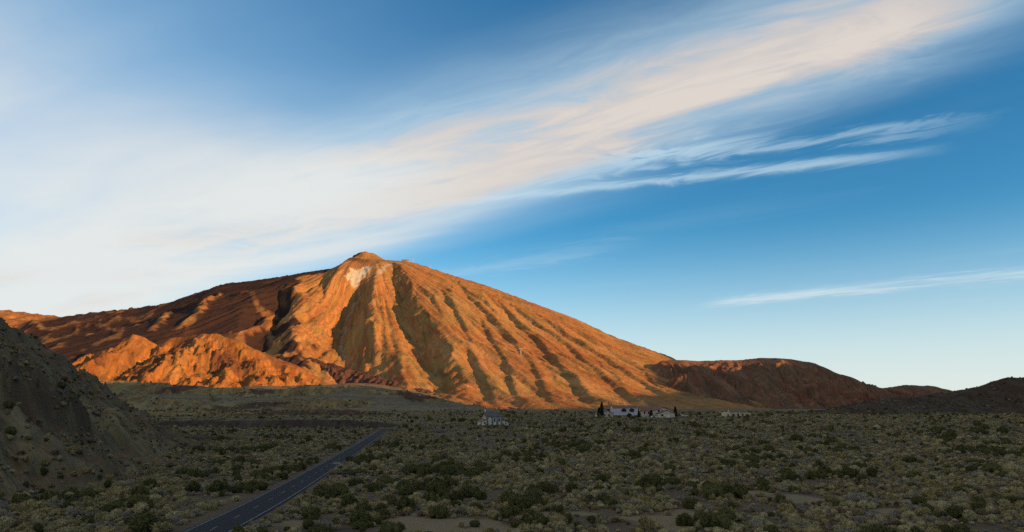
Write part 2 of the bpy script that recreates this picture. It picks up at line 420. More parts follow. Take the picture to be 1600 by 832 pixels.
    # erosion works on a regular spacing; the coarse rear rows only need an approximate slope
    ax = ss(phi, 25, 70)
    left = ss(-phi, 20, 50)
    th = np.radians(phi) + 0.018 * fbm(X, Y, 1300, 2, 23) + 0.0035 * fbm(X, Y, 160, 3, 24)
    rib = np.zeros_like(H)
    for k_, A_, st_, r0_ in ((6.5, 16, 2600, 300), (15, 44, 2600, 900), (29, 27, 2200, 1000), (57, 12, 1500, 1300), (105, 5, 900, 1600)):
        q = vnoise(th * k_ + 3.7 * k_, r / st_ + 5.0, int(k_ * 3))
        rib += A_ * (1.25 * np.abs(q) ** 0.66 - 0.55) * ss(r, r0_ * 0.6, r0_ + 800) * (0.35 + 1.5 * ss(vnoise(th * k_ * 0.37, r / 1800.0, int(k_) + 400), -0.25, 0.5))
    H2 = H1 + 0.32 * rib * (1 - 0.8 * ss(-phi, 18, 45)) * (1 - 0.3 * ax) + 4 * fbm(X, Y, 380, 4, 9) * top + 5 * (np.abs(fbm(X, Y, 60, 3, 14, 0.6)) - 0.3)
    u_, v_ = th * 2200 + 8 * fbm(X, Y, 160, 3, 91), r * 0.10
    rug = ridged(u_, v_, 130.0, 5, 700)
    H2 += 12 * rug * ss(r, 450, 1000) * (0.6 + 0.7 * ss(fbm(X, Y, 620, 3, 95), -0.3, 0.4))
    spur = np.maximum(0, fbm(X, Y * 0.5, 520, 4, 33) - 0.12)
    H2 += left * (25 * spur + 20 * (ridged(X + 0.3 * Y, Y * 0.45, 420.0, 5, 810)) * ss(H2, 1300, 800)) * top
    # summit cone: crater rim and ribs
    H2 += (1 - ss(r, 120, 300)) * (10 * fbm(X, Y, 70, 4, 41) - 45 * (1 - ss(r, 20, 75)))
    H2 += 60 * np.exp(-((X + 4900) / 420) ** 2 - ((Y - 6400) / 420) ** 2) * (1 + 0.4 * fbm(X, Y, 150, 3, 4))
    # fit the skyline: the ridge height follows the photographed profile
    for it in range(5):
        A = X / Y; S = H2 / Y * F
        bins = np.round((A * F + HX) / 4).astype(int); lo = bins.min(); nb = bins.max() - lo + 1
        mx = np.full(nb, -1e9); np.maximum.at(mx, (bins - lo).ravel(), S.ravel())
        cen = (np.arange(nb) + lo) * 4.0
        tgt = HY - np.interp(cen, SIL[:, 0], SIL[:, 1])
        ok = (mx > 15) & (cen > -60) & (cen < 1120)
        ratio = np.interp(cen, cen[ok], np.clip(tgt[ok] / mx[ok], 0.8, 1.25))
        ks = 3; ratio = np.convolve(np.pad(ratio, ks, 'edge'), np.ones(2 * ks + 1) / (2 * ks + 1), 'valid')
        # where along each direction the skyline lies
        dist = np.zeros(nb); order = np.argsort(S.ravel()); dist[(bins - lo).ravel()[order]] = Y.ravel()[order]
        xs = (cen - HX) / F * np.clip(dist, 5000, 7400); o2 = np.argsort(xs)
        k = np.interp(X, xs[o2], ratio[o2])
        H2 = np.where(H2 > 0, H2 * (1 + (k - 1) * ss(H2, 100, 500)), H2)
    # colour masks: rock tones, plus shade and lit crests painted onto the left flank
    pale = np.zeros_like(H2)
    # pumice field below the summit
    sc_x = X / Y * F + HX; sc_y = HY - H2 / Y * F
    def fin(a, b):
        jj = np.clip((a - x[0]) / 10.5, 0, len(x) - 1).astype(int); ii = np.clip(np.searchsorted(y, b), 0, len(y) - 1); return H2[ii, jj]
    corner = [hit(px, py, fin) for px, py in ((541, 431), (549, 419), (583, 415), (574, 427), (553, 447))]
    cx = np.array([c[0] for c in corner]); cy = np.array([c[1] for c in corner])
    ins = np.full(X.shape, 1e9); n = len(cx)
    area = sum(cx[i] * cy[(i + 1) % n] - cx[(i + 1) % n] * cy[i] for i in range(n)); sg = 1 if area > 0 else -1
    for i in range(n):
        ex, ey = cx[(i + 1) % n] - cx[i], cy[(i + 1) % n] - cy[i]; l = math.hypot(ex, ey)
        ins = np.minimum(ins, sg * (ex * (wy * 0 + Y - cy[i]) - ey * (X - cx[i])) / l)
    pale = ss(ins + 26 * fbm(X, Y, 60, 4, 51), -18, 8)
    p2 = [hit(px, py, fin) for px, py in ((628, 411), (606, 413), (588, 428), (566, 446))]
    _, b2, t2 = carve(X, Y, p2, 1, 1, 1)
    pale = np.maximum(pale, 0.5 * (1 - ss(b2 + 16 * fbm(X, Y, 50, 3, 52), 6, 30)) * (1 - ss(t2, 0.5, 1)))
    pale = np.maximum(pale, 0.35 * (1 - ss(st_d + 5 * fbm(X, Y, 40, 3, 53), 2, 13)) * (1 - ss(st_t, 0.45, 0.75)))
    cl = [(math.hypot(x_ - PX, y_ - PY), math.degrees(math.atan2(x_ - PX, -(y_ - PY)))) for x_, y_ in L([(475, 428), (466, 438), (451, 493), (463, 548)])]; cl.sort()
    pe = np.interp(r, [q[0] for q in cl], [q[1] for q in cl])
    dark = ss(pe - phi + 9 * fbm(X, Y, 260, 4, 62), -1.5, 3) * (0.86 + 0.2 * fbm(X, Y, 500, 4, 61))  # black lava, darkened further to stand for the left flank's shade
    dark = dark * (0.3 + 0.7 * ss(spd + 30 * fbm(X, Y, 120, 4, 64), 6, 36)) * ss(X, -4500, -4050)  # spurs and far-left hill stay orange, as if catching the sun
    lit_crest = 0.8 * ss(ridged(X + 0.3 * Y, Y * 0.45, 420.0, 5, 810), 0.12, 0.5) * ss(H2, 1250, 700)  # crests painted orange like sunlit ridges
    dark = np.clip(dark * 1.25, 0, 0.985) * (1 - 0.6 * lit_crest)
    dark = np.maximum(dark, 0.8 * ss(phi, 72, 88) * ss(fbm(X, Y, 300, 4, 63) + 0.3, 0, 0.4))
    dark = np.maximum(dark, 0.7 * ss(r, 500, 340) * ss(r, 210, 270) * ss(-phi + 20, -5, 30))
    flow = np.stack([np.radians(phi) * 2200, r, np.zeros_like(r)], -1)
    keep = H2 > plain_z(X[::8, ::8], Y[::8, ::8]).repeat(8, 0).repeat(8, 1)[:X.shape[0], :X.shape[1]] - 60
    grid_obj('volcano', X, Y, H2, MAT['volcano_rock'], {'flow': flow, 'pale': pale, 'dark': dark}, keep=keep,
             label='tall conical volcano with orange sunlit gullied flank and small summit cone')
    return X, Y, H2
VX, VY, VH = build_volcano()
SURF = [(VX[:300], VY[:300], VH[:300])]
def volcano_z(x, y):
    i = int(np.argmin(abs(VX[0] - x))); j = int(np.argmin(abs(VY[:, 0] - y))); return float(VH[j, i])

# ------------------------------------------------------------------ other hills: crest lines with eroded flanks
def ridge(name, pts, wf, wb, mat, label, step, er=(200, 16, 5), seed=0, base=-20.0, rough=6.0, power=1.15, dark=None, rug=0.0):
    """pts: (px, py, distance) of the crest from left to right"""
    P = np.array([pz(*p) for p in pts])
    x0, x1 = P[:, 0].min() - wf * 0.4, P[:, 0].max() + wf * 0.4
    y0, y1 = P[:, 1].min() - wf * 1.25, P[:, 1].max() + wb * 1.2
    x = np.arange(x0, x1, step); y = np.arange(y0, y1, step * 1.15)
    X, Y = np.meshgrid(x, y)
    wx = X + wf * 0.10 * fbm(X, Y, wf * 0.8, 3, seed + 1)
    zc = np.interp(wx, P[:, 0], P[:, 2]); yc = np.interp(wx, P[:, 0], P[:, 1])
    d = Y - yc + wf * 0.16 * fbm(X, Y, wf * 0.9, 3, seed + 2)
    u = np.where(d < 0, -d / wf, d / wb)
    prof = np.clip(1 - u, -0.4, 1); prof = np.where(prof > 0, prof ** power, prof)
    prof = np.where(u < 0.12, 1 - 0.5 * power * u * u / 0.12 - 0.0, prof + 0.0) if False else prof
    H = base + (zc - base) * prof
    H = H + erosion(X, Y, H, step, step * 1.15, er[0], er[1], er[2], seed + 5) * ss(u, 0.02, 0.25) + rough * fbm(X, Y, er[0] * 0.8, 5, seed + 9)
    if rug: H = H + rug * ridged(X + 0.25 * d, d * 0.45, er[0] * 0.75, 5, seed + 40) * ss(u, -0.02, 0.2)
    SURF.append((X, Y, H))
    flow = np.stack([X + 0.2 * d, d, 0 * d], -1)
    at_ = {'flow': flow, 'pale': np.zeros_like(H), 'dark': dark(X, Y, H) if dark else np.zeros_like(H)}
    return grid_obj(name, X, Y, H, mat, at_, label=label, keep=H > base - 6 if base < -15 else None), (X, Y, H)

ridge('foothill', [(60, 640, 3950), (110, 590, 3950), (140, 562, 3970), (180, 542, 4010), (212, 523, 4010), (236, 527, 4050), (262, 538, 4090), (285, 525, 4010), (312, 519, 3970), (345, 523, 3990),
      (385, 540, 4010), (430, 561, 4010), (480, 582, 4010), (515, 600, 4010), (560, 622, 4010)], 760, 900, MAT['foothill_rock'],
      'rounded orange sunlit lava foothill in front of the volcano at left', 6.0, (170, 13, 5), 100, 40.0, 14.0, 0.95, rug=19.0, dark=lambda X, Y, H: 0.7 * ss(fbm(X, Y, 260, 5, 1600), 0.16, 0.36))
ridge('lava_flow', [(420, 560, 4500), (480, 558, 4450), (560, 580, 4250), (640, 603, 3950), (700, 622, 3700), (760, 633, 3500), (820, 641, 3350), (868, 648, 3250)], 260, 260, MAT['lava_rock'],
      'dark rugged lava tongue along the foot of the volcano', 6.0, (90, 9, 4), 200, -30.0, 12.0, 0.6)
ridge('crater_hill', [(985, 600, 5100), (1040, 563, 5100), (1075, 561, 5150), (1100, 563, 5200), (1150, 561, 5200), (1190, 560, 5150), (1215, 560, 5050), (1240, 566, 5000), (1262, 568, 5000), (1290, 580, 4950), (1330, 597, 4900), (1375, 609, 4800), (1410, 622, 4700), (1470, 645, 4600)],
      1100, 900, MAT['hill_rock'], 'broad brown cinder hill right of the volcano, mostly in shade', 8.0, (330, 26, 4), 300, -10.0, 10.0, 1.0, rug=18.0)
ridge('distant_hill', [(1330, 635, 6200), (1375, 607, 6200), (1405, 602, 6200), (1440, 602, 6200), (1480, 609, 6200), (1530, 622, 6200), (1640, 640, 6200)], 900, 900, MAT['hill_rock'],
      'low dark hill far off at the right horizon', 14.0, (300, 16, 4), 400, -10.0, 8.0)
_, NRH = ridge('scrub_hill', [(1300, 646, 820), (1340, 636, 830), (1375, 626, 850), (1420, 621, 880), (1470, 615, 900), (1500, 609, 900), (1540, 601, 890), (1562, 596, 880), (1584, 589, 870), (1600, 592, 870), (1650, 584, 870), (1750, 570, 900), (1900, 560, 950), (2100, 600, 950)],
      150, 220, MAT['scoria'], 'dark scrub-covered hill rising at the right edge', 2.2, (46, 2.6, 5), 500, -8.0, 2.2)

# low bank of dark scoria beside the road's far end
ridge('scoria_bank', [(215, 668, 500), (240, 658, 505), (300, 657.5, 515), (380, 657, 520), (450, 656, 525), (520, 656, 530), (580, 659, 535), (620, 664, 535), (660, 671, 535)], 26, 60, MAT['scoria'],
      'low dark reddish bank behind the end of the road', 0.9, (14, 0.9, 4), 600, -15.0, 0.5, 0.8)
ridge('scoria_mound', [(235, 705, 300), (255, 690, 300), (285, 680, 305), (320, 682, 308), (350, 690, 310), (385, 701, 312)], 34, 36, MAT['scoria'],
      'small dark brown mound beside the foot of the left slope', 0.8, (12, 0.8, 4), 700, -15.0, 0.6, 0.9)

APR = []
for nm_, pts_, wf_, st_, e_, sd_, lab_ in (
    ('lava_apron', [(60, 596, 2750), (130, 592, 2750), (200, 598, 2720), (260, 601, 2700), (330, 606, 2650), (420, 611, 2650), (490, 604, 2700), (560, 606, 2750), (620, 612, 2750), (680, 623, 2700), (740, 638, 2600), (800, 650, 2500)], 620, 4.5, (120, 11, 5), 1200, 'shaded olive slope below the sunlit foothill'),
    ('lava_apron', [(100, 628, 1900), (200, 619, 1900), (280, 623, 1880), (360, 631, 1850), (440, 629, 1880), (520, 623, 1900), (600, 631, 1880), (680, 641, 1850), (760, 652, 1800)], 420, 3.6, (80, 6, 5), 1300, 'shaded brown lava slope halfway to the foothill'),
    ('lava_apron', [(150, 649, 1150), (220, 643, 1150), (300, 640, 1150), (360, 646, 1130), (430, 644, 1120), (500, 640, 1130), (570, 644, 1130), (650, 651, 1120), (730, 656, 1100)], 260, 2.4, (45, 3.2, 5), 1400, 'low shaded scrub rise behind the dark bank')):
    _, g_ = ridge(nm_, pts_, wf_, wf_ * 0.8, MAT['apron'], lab_, st_, e_, sd_, -16.0, e_[1] * 0.7, 0.9, dark=lambda X, Y, H: 0.8 * ss(fbm(X, Y * 0.6, 260, 5, 1500), 0.10, 0.34), rug=e_[1] * 1.1)
    APR.append(g_)
# caldera wall to the right of and behind the camera: its shade covers the plain
def surf_z(x, y):
    z = plain_base(x, y)
    for X, Y, H in SURF:
        j = (x - X[0, 0]) / (X[0, 1] - X[0, 0]); i = (y - Y[0, 0]) / (Y[1, 0] - Y[0, 0])
        m = (i >= 0) & (j >= 0) & (i < X.shape[0] - 1) & (j < X.shape[1] - 1)
        h = H[np.clip(i, 0, X.shape[0] - 1).astype(int), np.clip(j, 0, X.shape[1] - 1).astype(int)]
        z = np.where(m, np.maximum(z, h), z)
    return z
def build_caldera():
    k = math.tan(SUN_EL); sx, sy = math.sin(SUN_AZ), -math.cos(SUN_AZ)
    A = np.array([2500.0, 1150.0]); B = np.array([7200.0, 3150.0]); u = (B - A) / np.linalg.norm(B - A)
    line = [(130, 590), (200, 600), (300, 605), (400, 606), (500, 604), (560, 606), (640, 614), (700, 628), (760, 636), (840, 639), (920, 640), (985, 640), (1020, 634), (1060, 628), (1110, 627), (1028, 600), (1040, 572), (1075, 560), (1140, 560), (1215, 561), (1262, 572)]
    tg = []
    for px_, py_ in line:
        x_, y_ = hit(px_, py_, surf_z, 2700, 7000); tg.append((x_, y_, (HY - py_) / F * y_))
    pr = []
    for t3 in tg:
        p = np.array(t3); q = p[:2] - A
        det = sx * (-u[1]) - sy * (-u[0])
        t = (-q[0] * -u[1] - -q[1] * -u[0]) / det
        hitp = p[:2] + t * np.array([sx, sy]); s = float(np.dot(hitp - A, u))
        pr.append((s, p[2] + k * t))
    pr.sort(); S = np.array([q[0] for q in pr]); Z = np.array([q[1] for q in pr])
    n = 240
    s = np.linspace(S[0] - 300, S[-1] + 2600, n)
    z = np.interp(s, S, Z) + 10 * ss(s, 2300, 2900) + 80 * ss(s, 1350, 1650) * ss(s, 2500, 2100) + 260 * ss(s, 4000, 4900); z = np.convolve(np.pad(z, 2, 'edge'), np.ones(5) / 5, 'valid') + 7 * fbm(s, 0 * s, 90, 4, 77)
    main = A + s[:, None] * u
    # continue behind the camera
    m = 120; t = np.linspace(0, 1, m + 1)[:-1]
    st = main[0]; back = np.array([400.0, -3000.0]); pts = back + (st - back) * t[:, None]
    zz = 330 + (z[0] - 330) * t ** 2 + 25 * fbm(t * 4000, 0 * t, 500, 4, 78)
    C = np.vstack([pts, main]); Z = np.concatenate([zz, z])
    tan = np.gradient(C, axis=0); tan /= np.linalg.norm(tan, axis=1)[:, None]; nrm = np.stack([-tan[:, 1], tan[:, 0]], -1)
    off = np.concatenate([-np.geomspace(1, 900, 22)[::-1] + 1, [0], np.geomspace(1, 900, 22) - 1 + 0.5])
    X = C[:, 0][:, None] + nrm[:, 0][:, None] * off; Y = C[:, 1][:, None] + nrm[:, 1][:, None] * off
    drop = np.abs(off) / 620.0
    H = Z[:, None] * np.clip(1 - drop, -0.3, 1) ** 1.0 if False else Z[:, None] * (1 - np.minimum(drop, 1.1))
    H = H + 18 * fbm(X, Y, 220, 4, 79) * ss(np.abs(off), 20, 160)
    grid_obj('caldera_wall', X, Y, H, MAT['hill_rock'], {'flow': np.stack([X, Y, 0 * X], -1), 'pale': 0 * X, 'dark': 0 * X},
             label='long rocky caldera wall that shades the plain')
build_caldera()

# ------------------------------------------------------------------ the slope at the left
def near_hill_z(X, Y):
    foot = np.interp(Y, [40, 70, 95, 125, 140, 158, 185, 220, 250, 290, 340, 420], [-92, -84, -76, -71, -76, -86, -94, -104, -118, -145, -185, -250])
    foot = foot + 5 * fbm(X, Y, 28, 3, 901)
    d = foot - X
    s = 0.64 * np.clip(d, -12, 400); s = np.where(d > 0, s, s * 1.2)
    H = -14.0 + s * (0.35 + 0.65 * ss(d, -4, 16))
    H = H - 0.10 * np.maximum(Y - 270, 0) + 0.0
    # crag that breaks the slope
    crag = np.exp(-((Y - 132) / 15) ** 2 - ((X + 92) / 6) ** 2)
    H = H + 6.5 * ss(crag + 0.35 * fbm(X, Y, 7, 4, 905), 0.35, 0.75)
    crag2 = np.exp(-((Y - 160) / 9) ** 2 - ((X + 113) / 5) ** 2)
    H = H + 5 * ss(crag2 + 0.35 * fbm(X, Y, 6, 4, 906), 0.35, 0.75)
    return H
def build_near_hill():
    x = np.arange(-250, -62, 0.6); y = np.arange(48, 340, 0.8)
    X, Y = np.meshgrid(x, y)
    H = near_hill_z(X, Y)
    H = H + erosion(X, Y, H, 0.6, 0.8, 26, 1.3, 4, 911) + 1.0 * fbm(X, Y, 16, 4, 912) + 0.45 * fbm(X, Y, 2.6, 4, 913)
    out = np.abs(fbm(X, Y, 9, 4, 915)); H = H + 1.2 * ss(out, 0.35, 0.6) + 1.1 * ridged(X, Y * 0.7, 11.0, 4, 930)
    crag = np.exp(-((Y - 132) / 17) ** 2 - ((X + 90) / 8) ** 2)
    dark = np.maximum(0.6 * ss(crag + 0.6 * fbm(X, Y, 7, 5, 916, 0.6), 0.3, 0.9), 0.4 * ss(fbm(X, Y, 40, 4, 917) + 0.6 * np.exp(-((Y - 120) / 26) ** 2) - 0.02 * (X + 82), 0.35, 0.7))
    pale = np.zeros_like(H)
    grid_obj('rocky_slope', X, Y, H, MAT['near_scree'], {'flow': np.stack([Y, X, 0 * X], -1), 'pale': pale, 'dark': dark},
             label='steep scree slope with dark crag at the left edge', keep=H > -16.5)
    return X, Y, H
NX, NY_, NH = build_near_hill()

# ------------------------------------------------------------------ the plain
BARE = [(690, 822, 9, 4.5), (1050, 812, 8, 5), (1245, 782, 8, 4), (1420, 785, 7, 3), (640, 812, 4, 3), (455, 820, 3, 2.4), (330, 785, 5, 2), (880, 805, 5, 2.5), (1150, 770, 7, 3), (1380, 800, 4, 2.5), (760, 828, 7, 3)]
BP = [(at(px, py), rx * 0.75, ry * 0.7) for px, py, rx, ry in BARE]
def bare_mask(x, y):
    b = np.zeros(np.shape(x))
    for p, rx, ry in BP:
        q = np.hypot((x - p.x) / rx, (y - p.y) / (ry * 2.4)) + 0.5 * fbm(x, y, 5.0, 3, 71)
        b = np.maximum(b, 1 - ss(q, 0.6, 1.05))
    return b
def build_plain():
    ang = np.concatenate([np.linspace(-180, -48, 34)[:-1], np.linspace(-48, 48, 460), np.linspace(48, 180, 34)[1:]])
    rad = np.concatenate([[0.5, 15, 30], np.geomspace(45, 1500, 380), np.geomspace(1540, 26000, 140)])
    T, Rr = np.meshgrid(np.radians(ang), rad)
    X = Rr * np.sin(T); Y = Rr * np.cos(T)
    Z = plain_z(X, Y) - 0.0
    far = ss(Rr, 350, 900)
    dark = 0.6 * ss(fbm(X, Y, 60, 4, 81), 0.25, 0.6)
    grid_obj('plain', X, Y, Z, MAT['ground'], {'far': far, 'bare': bare_mask(X, Y), 'dark': dark},
             label='wide scrub plain in shade between camera and volcano')
build_plain()

# ------------------------------------------------------------------ road
def asphalt():
    m, t, b = new_mat('asphalt'); o = objco(t)
    n = t.noise(o, 0.35, 6, 0.6); f = t.noise(o, 14, 4, 0.7)
    c = t.mix(n, (0.026, 0.028, 0.032), (0.040, 0.042, 0.047)); c = t.mix(t.mul(f, 0.4), c, (0.03, 0.03, 0.034))
    t.l.new(c, b.inputs['Base Color']); b.inputs['Roughness'].default_value = 0.95; b.inputs['Specular IOR Level'].default_value = 0.08; bump(t, b, f, 0.01)
    MAT['asphalt'] = m
asphalt()
simple('road_paint', (0.25, 0.25, 0.25), 0.5, 1.5)
simple('gravel', (0.20, 0.19, 0.175), 0.3, 4.0, bmp=0.03)
def catmull(P, n):
    P = [np.array(p, float) for p in P]; P = [2 * P[0] - P[1]] + P + [2 * P[-1] - P[-2]]; out = []
    for i in range(1, len(P) - 2):
        for t in np.linspace(0, 1, n, endpoint=False):
            a, b, c, d = P[i - 1], P[i], P[i + 1], P[i + 2]
            out.append(0.5 * (2 * b + (c - a) * t + (2 * a - 5 * b + 4 * c - d) * t * t + (3 * b - a - 3 * c + d) * t ** 3))
    out.append(P[-2]); return np.array(out)
RC = catmull(ROAD, 40)
RL = np.concatenate([[0], np.cumsum(np.linalg.norm(np.diff(RC, axis=0), axis=1))])
def road_pt(s, off):
    x = np.interp(s, RL, RC[:, 0]); y = np.interp(s, RL, RC[:, 1])
    e = 0.5; tx = np.interp(s + e, RL, RC[:, 0]) - np.interp(s - e, RL, RC[:, 0]); ty = np.interp(s + e, RL, RC[:, 1]) - np.interp(s - e, RL, RC[:, 1])
    l = np.hypot(tx, ty) + 1e-9
    return x + ty / l * off, y - tx / l * off
def strip(name, s0, s1, o0, o1, dz, mat, parent=None, n=None, skirt=0.0, crown=0.0):
    n = n or max(2, int((s1 - s0) / 2.0)); s = np.linspace(s0, s1, n)
    xs0, ys0 = road_pt(s, o0); xs1, ys1 = road_pt(s, o1)
    zb = ROAD_Z - 6.0 * ss(s, RL[-1] - 60, RL[-1])
    rows = [np.stack([xs0, ys0, zb + dz], -1), np.stack([xs1, ys1, zb + dz], -1)]
    if skirt:
        xa, ya = road_pt(s, o0 - skirt); xb, yb = road_pt(s, o1 + skirt)
        rows = [np.stack([xa, ya, zb + dz - 0.3], -1)] + rows + [np.stack([xb, yb, zb + dz - 0.3], -1)]
    V = np.vstack(rows); k = len(rows); q = []
    for r_ in range(k - 1):
        for i in range(n - 1): q.append((r_ * n + i, (r_ + 1) * n + i, (r_ + 1) * n + i + 1, r_ * n + i + 1))
    q = [f[::-1] for f in q] if o1 > o0 else q
    q = [f[::-1] for f in q]
    me = np_mesh(name, V, q, False); me.materials.append(mat)
    o = link(bpy.data.objects.new(name, me)); o.parent = parent
    return o
road = strip('road', 0, RL[-1] - 2, -2.65, 2.65, 0.0, MAT['asphalt'], skirt=0.5); road['kind'] = 'structure'; road['label'] = 'narrow straight asphalt road crossing the scrub plain'
strip('edge_line', 0, RL[-1] - 2, -2.45, -2.34, 0.006, MAT['road_paint'], road)
strip('edge_line', 0, RL[-1] - 2, 2.34, 2.45, 0.006, MAT['road_paint'], road)
sd = 2.0
while sd < 330:
    strip('centre_dash', sd, sd + 2.6, -0.045, 0.045, 0.006, MAT['road_paint'], road, n=2); sd += 8.5
# gravel lay-by on the left verge
def layby():
    p = at(452, 748); s0 = float(RL[np.argmin(np.hypot(RC[:, 0] - p.x, RC[:, 1] - p.y))])
    bm = bmesh.new(); ring = []
    for i in range(28):
        t = i / 28 * 2 * math.pi; s = s0 + math.cos(t) * (7.5 + 0.8 * random.random()); off = -3.9 + min(0.6, math.sin(t) * 3.4) - 1.2 - 0.4 * random.random()
        x, y = road_pt(s, off); ring.append(bm.verts.new((float(x), float(y), ROAD_Z - 0.06)))
    bm.faces.new(ring); bmesh.ops.recalc_face_normals(bm, faces=bm.faces[:])
    if bm.faces[:][0].normal.z < 0: bmesh.ops.reverse_faces(bm, faces=bm.faces[:])
    me = bpy.data.meshes.new('gravel_layby'); bm.to_mesh(me); bm.free(); me.materials.append(MAT['gravel'])
    o = link(bpy.data.objects.new('gravel_layby', me)); o['kind'] = 'structure'; o['label'] = 'small pale gravel lay-by on the left side of the road'
layby()

# ------------------------------------------------------------------ mesh parts
def obj(name, bm, mat, parent=None, smooth=False):
    bmesh.ops.recalc_face_normals(bm, faces=bm.faces[:])
    me = bpy.data.meshes.new(name); bm.to_mesh(me); bm.free(); me.materials.append(mat)
    if smooth: me.polygons.foreach_set('use_smooth', [True] * len(me.polygons))
    o = link(bpy.data.objects.new(name, me)); o.parent = parent; return o
def box(bm, x0, x1, y0, y1, z0, z1):
    v = [bm.verts.new(p) for p in ((x0, y0, z0), (x1, y0, z0), (x1, y1, z0), (x0, y1, z0), (x0, y0, z1), (x1, y0, z1), (x1, y1, z1), (x0, y1, z1))]
    for f in ((0, 1, 2, 3), (4, 5, 6, 7), (0, 1, 5, 4), (1, 2, 6, 5), (2, 3, 7, 6), (3, 0, 4, 7)): bm.faces.new([v[i] for i in f])
def hull(bm, pts, faces):
    v = [bm.verts.new(p) for p in pts]
    for f in faces: bm.faces.new([v[i] for i in f])
def prism(bm, prof, a0, a1, axis='x'):
    """profile of (u, z) pushed along an axis"""
    n = len(prof)
    mk = (lambda a, u, z: (a, u, z)) if axis == 'x' else (lambda a, u, z: (u, a, z))
    A = [bm.verts.new(mk(a0, u, z)) for u, z in prof]; B = [bm.verts.new(mk(a1, u, z)) for u, z in prof]
    bm.faces.new(A); bm.faces.new(B[::-1])
    for i in range(n): bm.faces.new((A[i], A[(i + 1) % n], B[(i + 1) % n], B[i]))
def tube(bm, p, q, r0, r1=None, n=8):
    r1 = r0 if r1 is None else r1; p, q = Vector(p), Vector(q); d = (q - p).normalized()
    u = d.orthogonal().normalized(); w = d.cross(u)
    A = [bm.verts.new(p + (u * math.cos(i * 2 * math.pi / n) + w * math.sin(i * 2 * math.pi / n)) * r0) for i in range(n)]
    B = [bm.verts.new(q + (u * math.cos(i * 2 * math.pi / n) + w * math.sin(i * 2 * math.pi / n)) * r1) for i in range(n)]
    bm.faces.new(A[::-1]); bm.faces.new(B)
    for i in range(n): bm.faces.new((A[i], A[(i + 1) % n], B[(i + 1) % n], B[i]))
def part(name, mat, parent, fn, *a, **k):
    bm = bmesh.new(); fn(bm, *a, **k); return obj(name, bm, MAT[mat], parent)
def thing(name, loc, label, cat, rz=0.0, group=None):
    o = link(bpy.data.objects.new(name, None)); o.location = loc; o.rotation_euler = (0, 0, rz)
    return tag(o, label, cat, group)
simple('whitewash', (0.66, 0.61, 0.50), 0.15, 0.6); simple('pinkwash', (0.55, 0.43, 0.35), 0.12, 0.6); simple('stone_grey', (0.17, 0.165, 0.16), 0.3, 1.2, bmp=0.05)
simple('slate', (0.115, 0.11, 0.11), 0.2, 1.5); simple('tile_brown', (0.21, 0.115, 0.08), 0.25, 1.2); simple('dark_glass', (0.015, 0.017, 0.02), 0.1, 1, 0.2)
simple('timber', (0.10, 0.055, 0.03), 0.2, 3); simple('sheet_roof', (0.38, 0.355, 0.36), 0.10, 0.5, 0.6); simple('cream', (0.58, 0.50, 0.36), 0.12, 0.5)
simple('dark_stone', (0.07, 0.06, 0.055), 0.3, 1.0, bmp=0.05); simple('white_paint', (0.75, 0.75, 0.73), 0.06, 1.0); simple('steel_pale', (0.32, 0.31, 0.29), 0.1, 1.0, 0.6)
simple('station_wall', (0.26, 0.22, 0.18), 0.1, 0.3); simple('ochre', (0.58, 0.46, 0.30), 0.15, 0.4); simple('bark', (0.07, 0.05, 0.035), 0.3, 4)

def window(parent, x, y, z, w, h, face='y', frame='stone_grey', arch=False):
    """window on a wall whose outer face is at x or y; looks towards -y, or towards -x"""
    e = 0.12
    def fr(bm):
        for (u0, u1, z0, z1) in ((-w / 2 - e, -w / 2, 0, h), (w / 2, w / 2 + e, 0, h), (-w / 2 - e, w / 2 + e, h, h + e), (-w / 2 - e, w / 2 + e, -e, 0)):
            if face == 'y': box(bm, x + u0, x + u1, y - 0.09, y + 0.05, z + z0, z + z1)
            else: box(bm, x - 0.09, x + 0.05, y + u0, y + u1, z + z0, z + z1)
    f = part('window', frame, parent, fr)
    def gl(bm):
        if face == 'y': box(bm, x - w / 2, x + w / 2, y - 0.03, y + 0.02, z, z + h)
        else: box(bm, x - 0.03, x + 0.02, y - w / 2, y + w / 2, z, z + h)
    part('pane', 'dark_glass', f, gl)
    return f

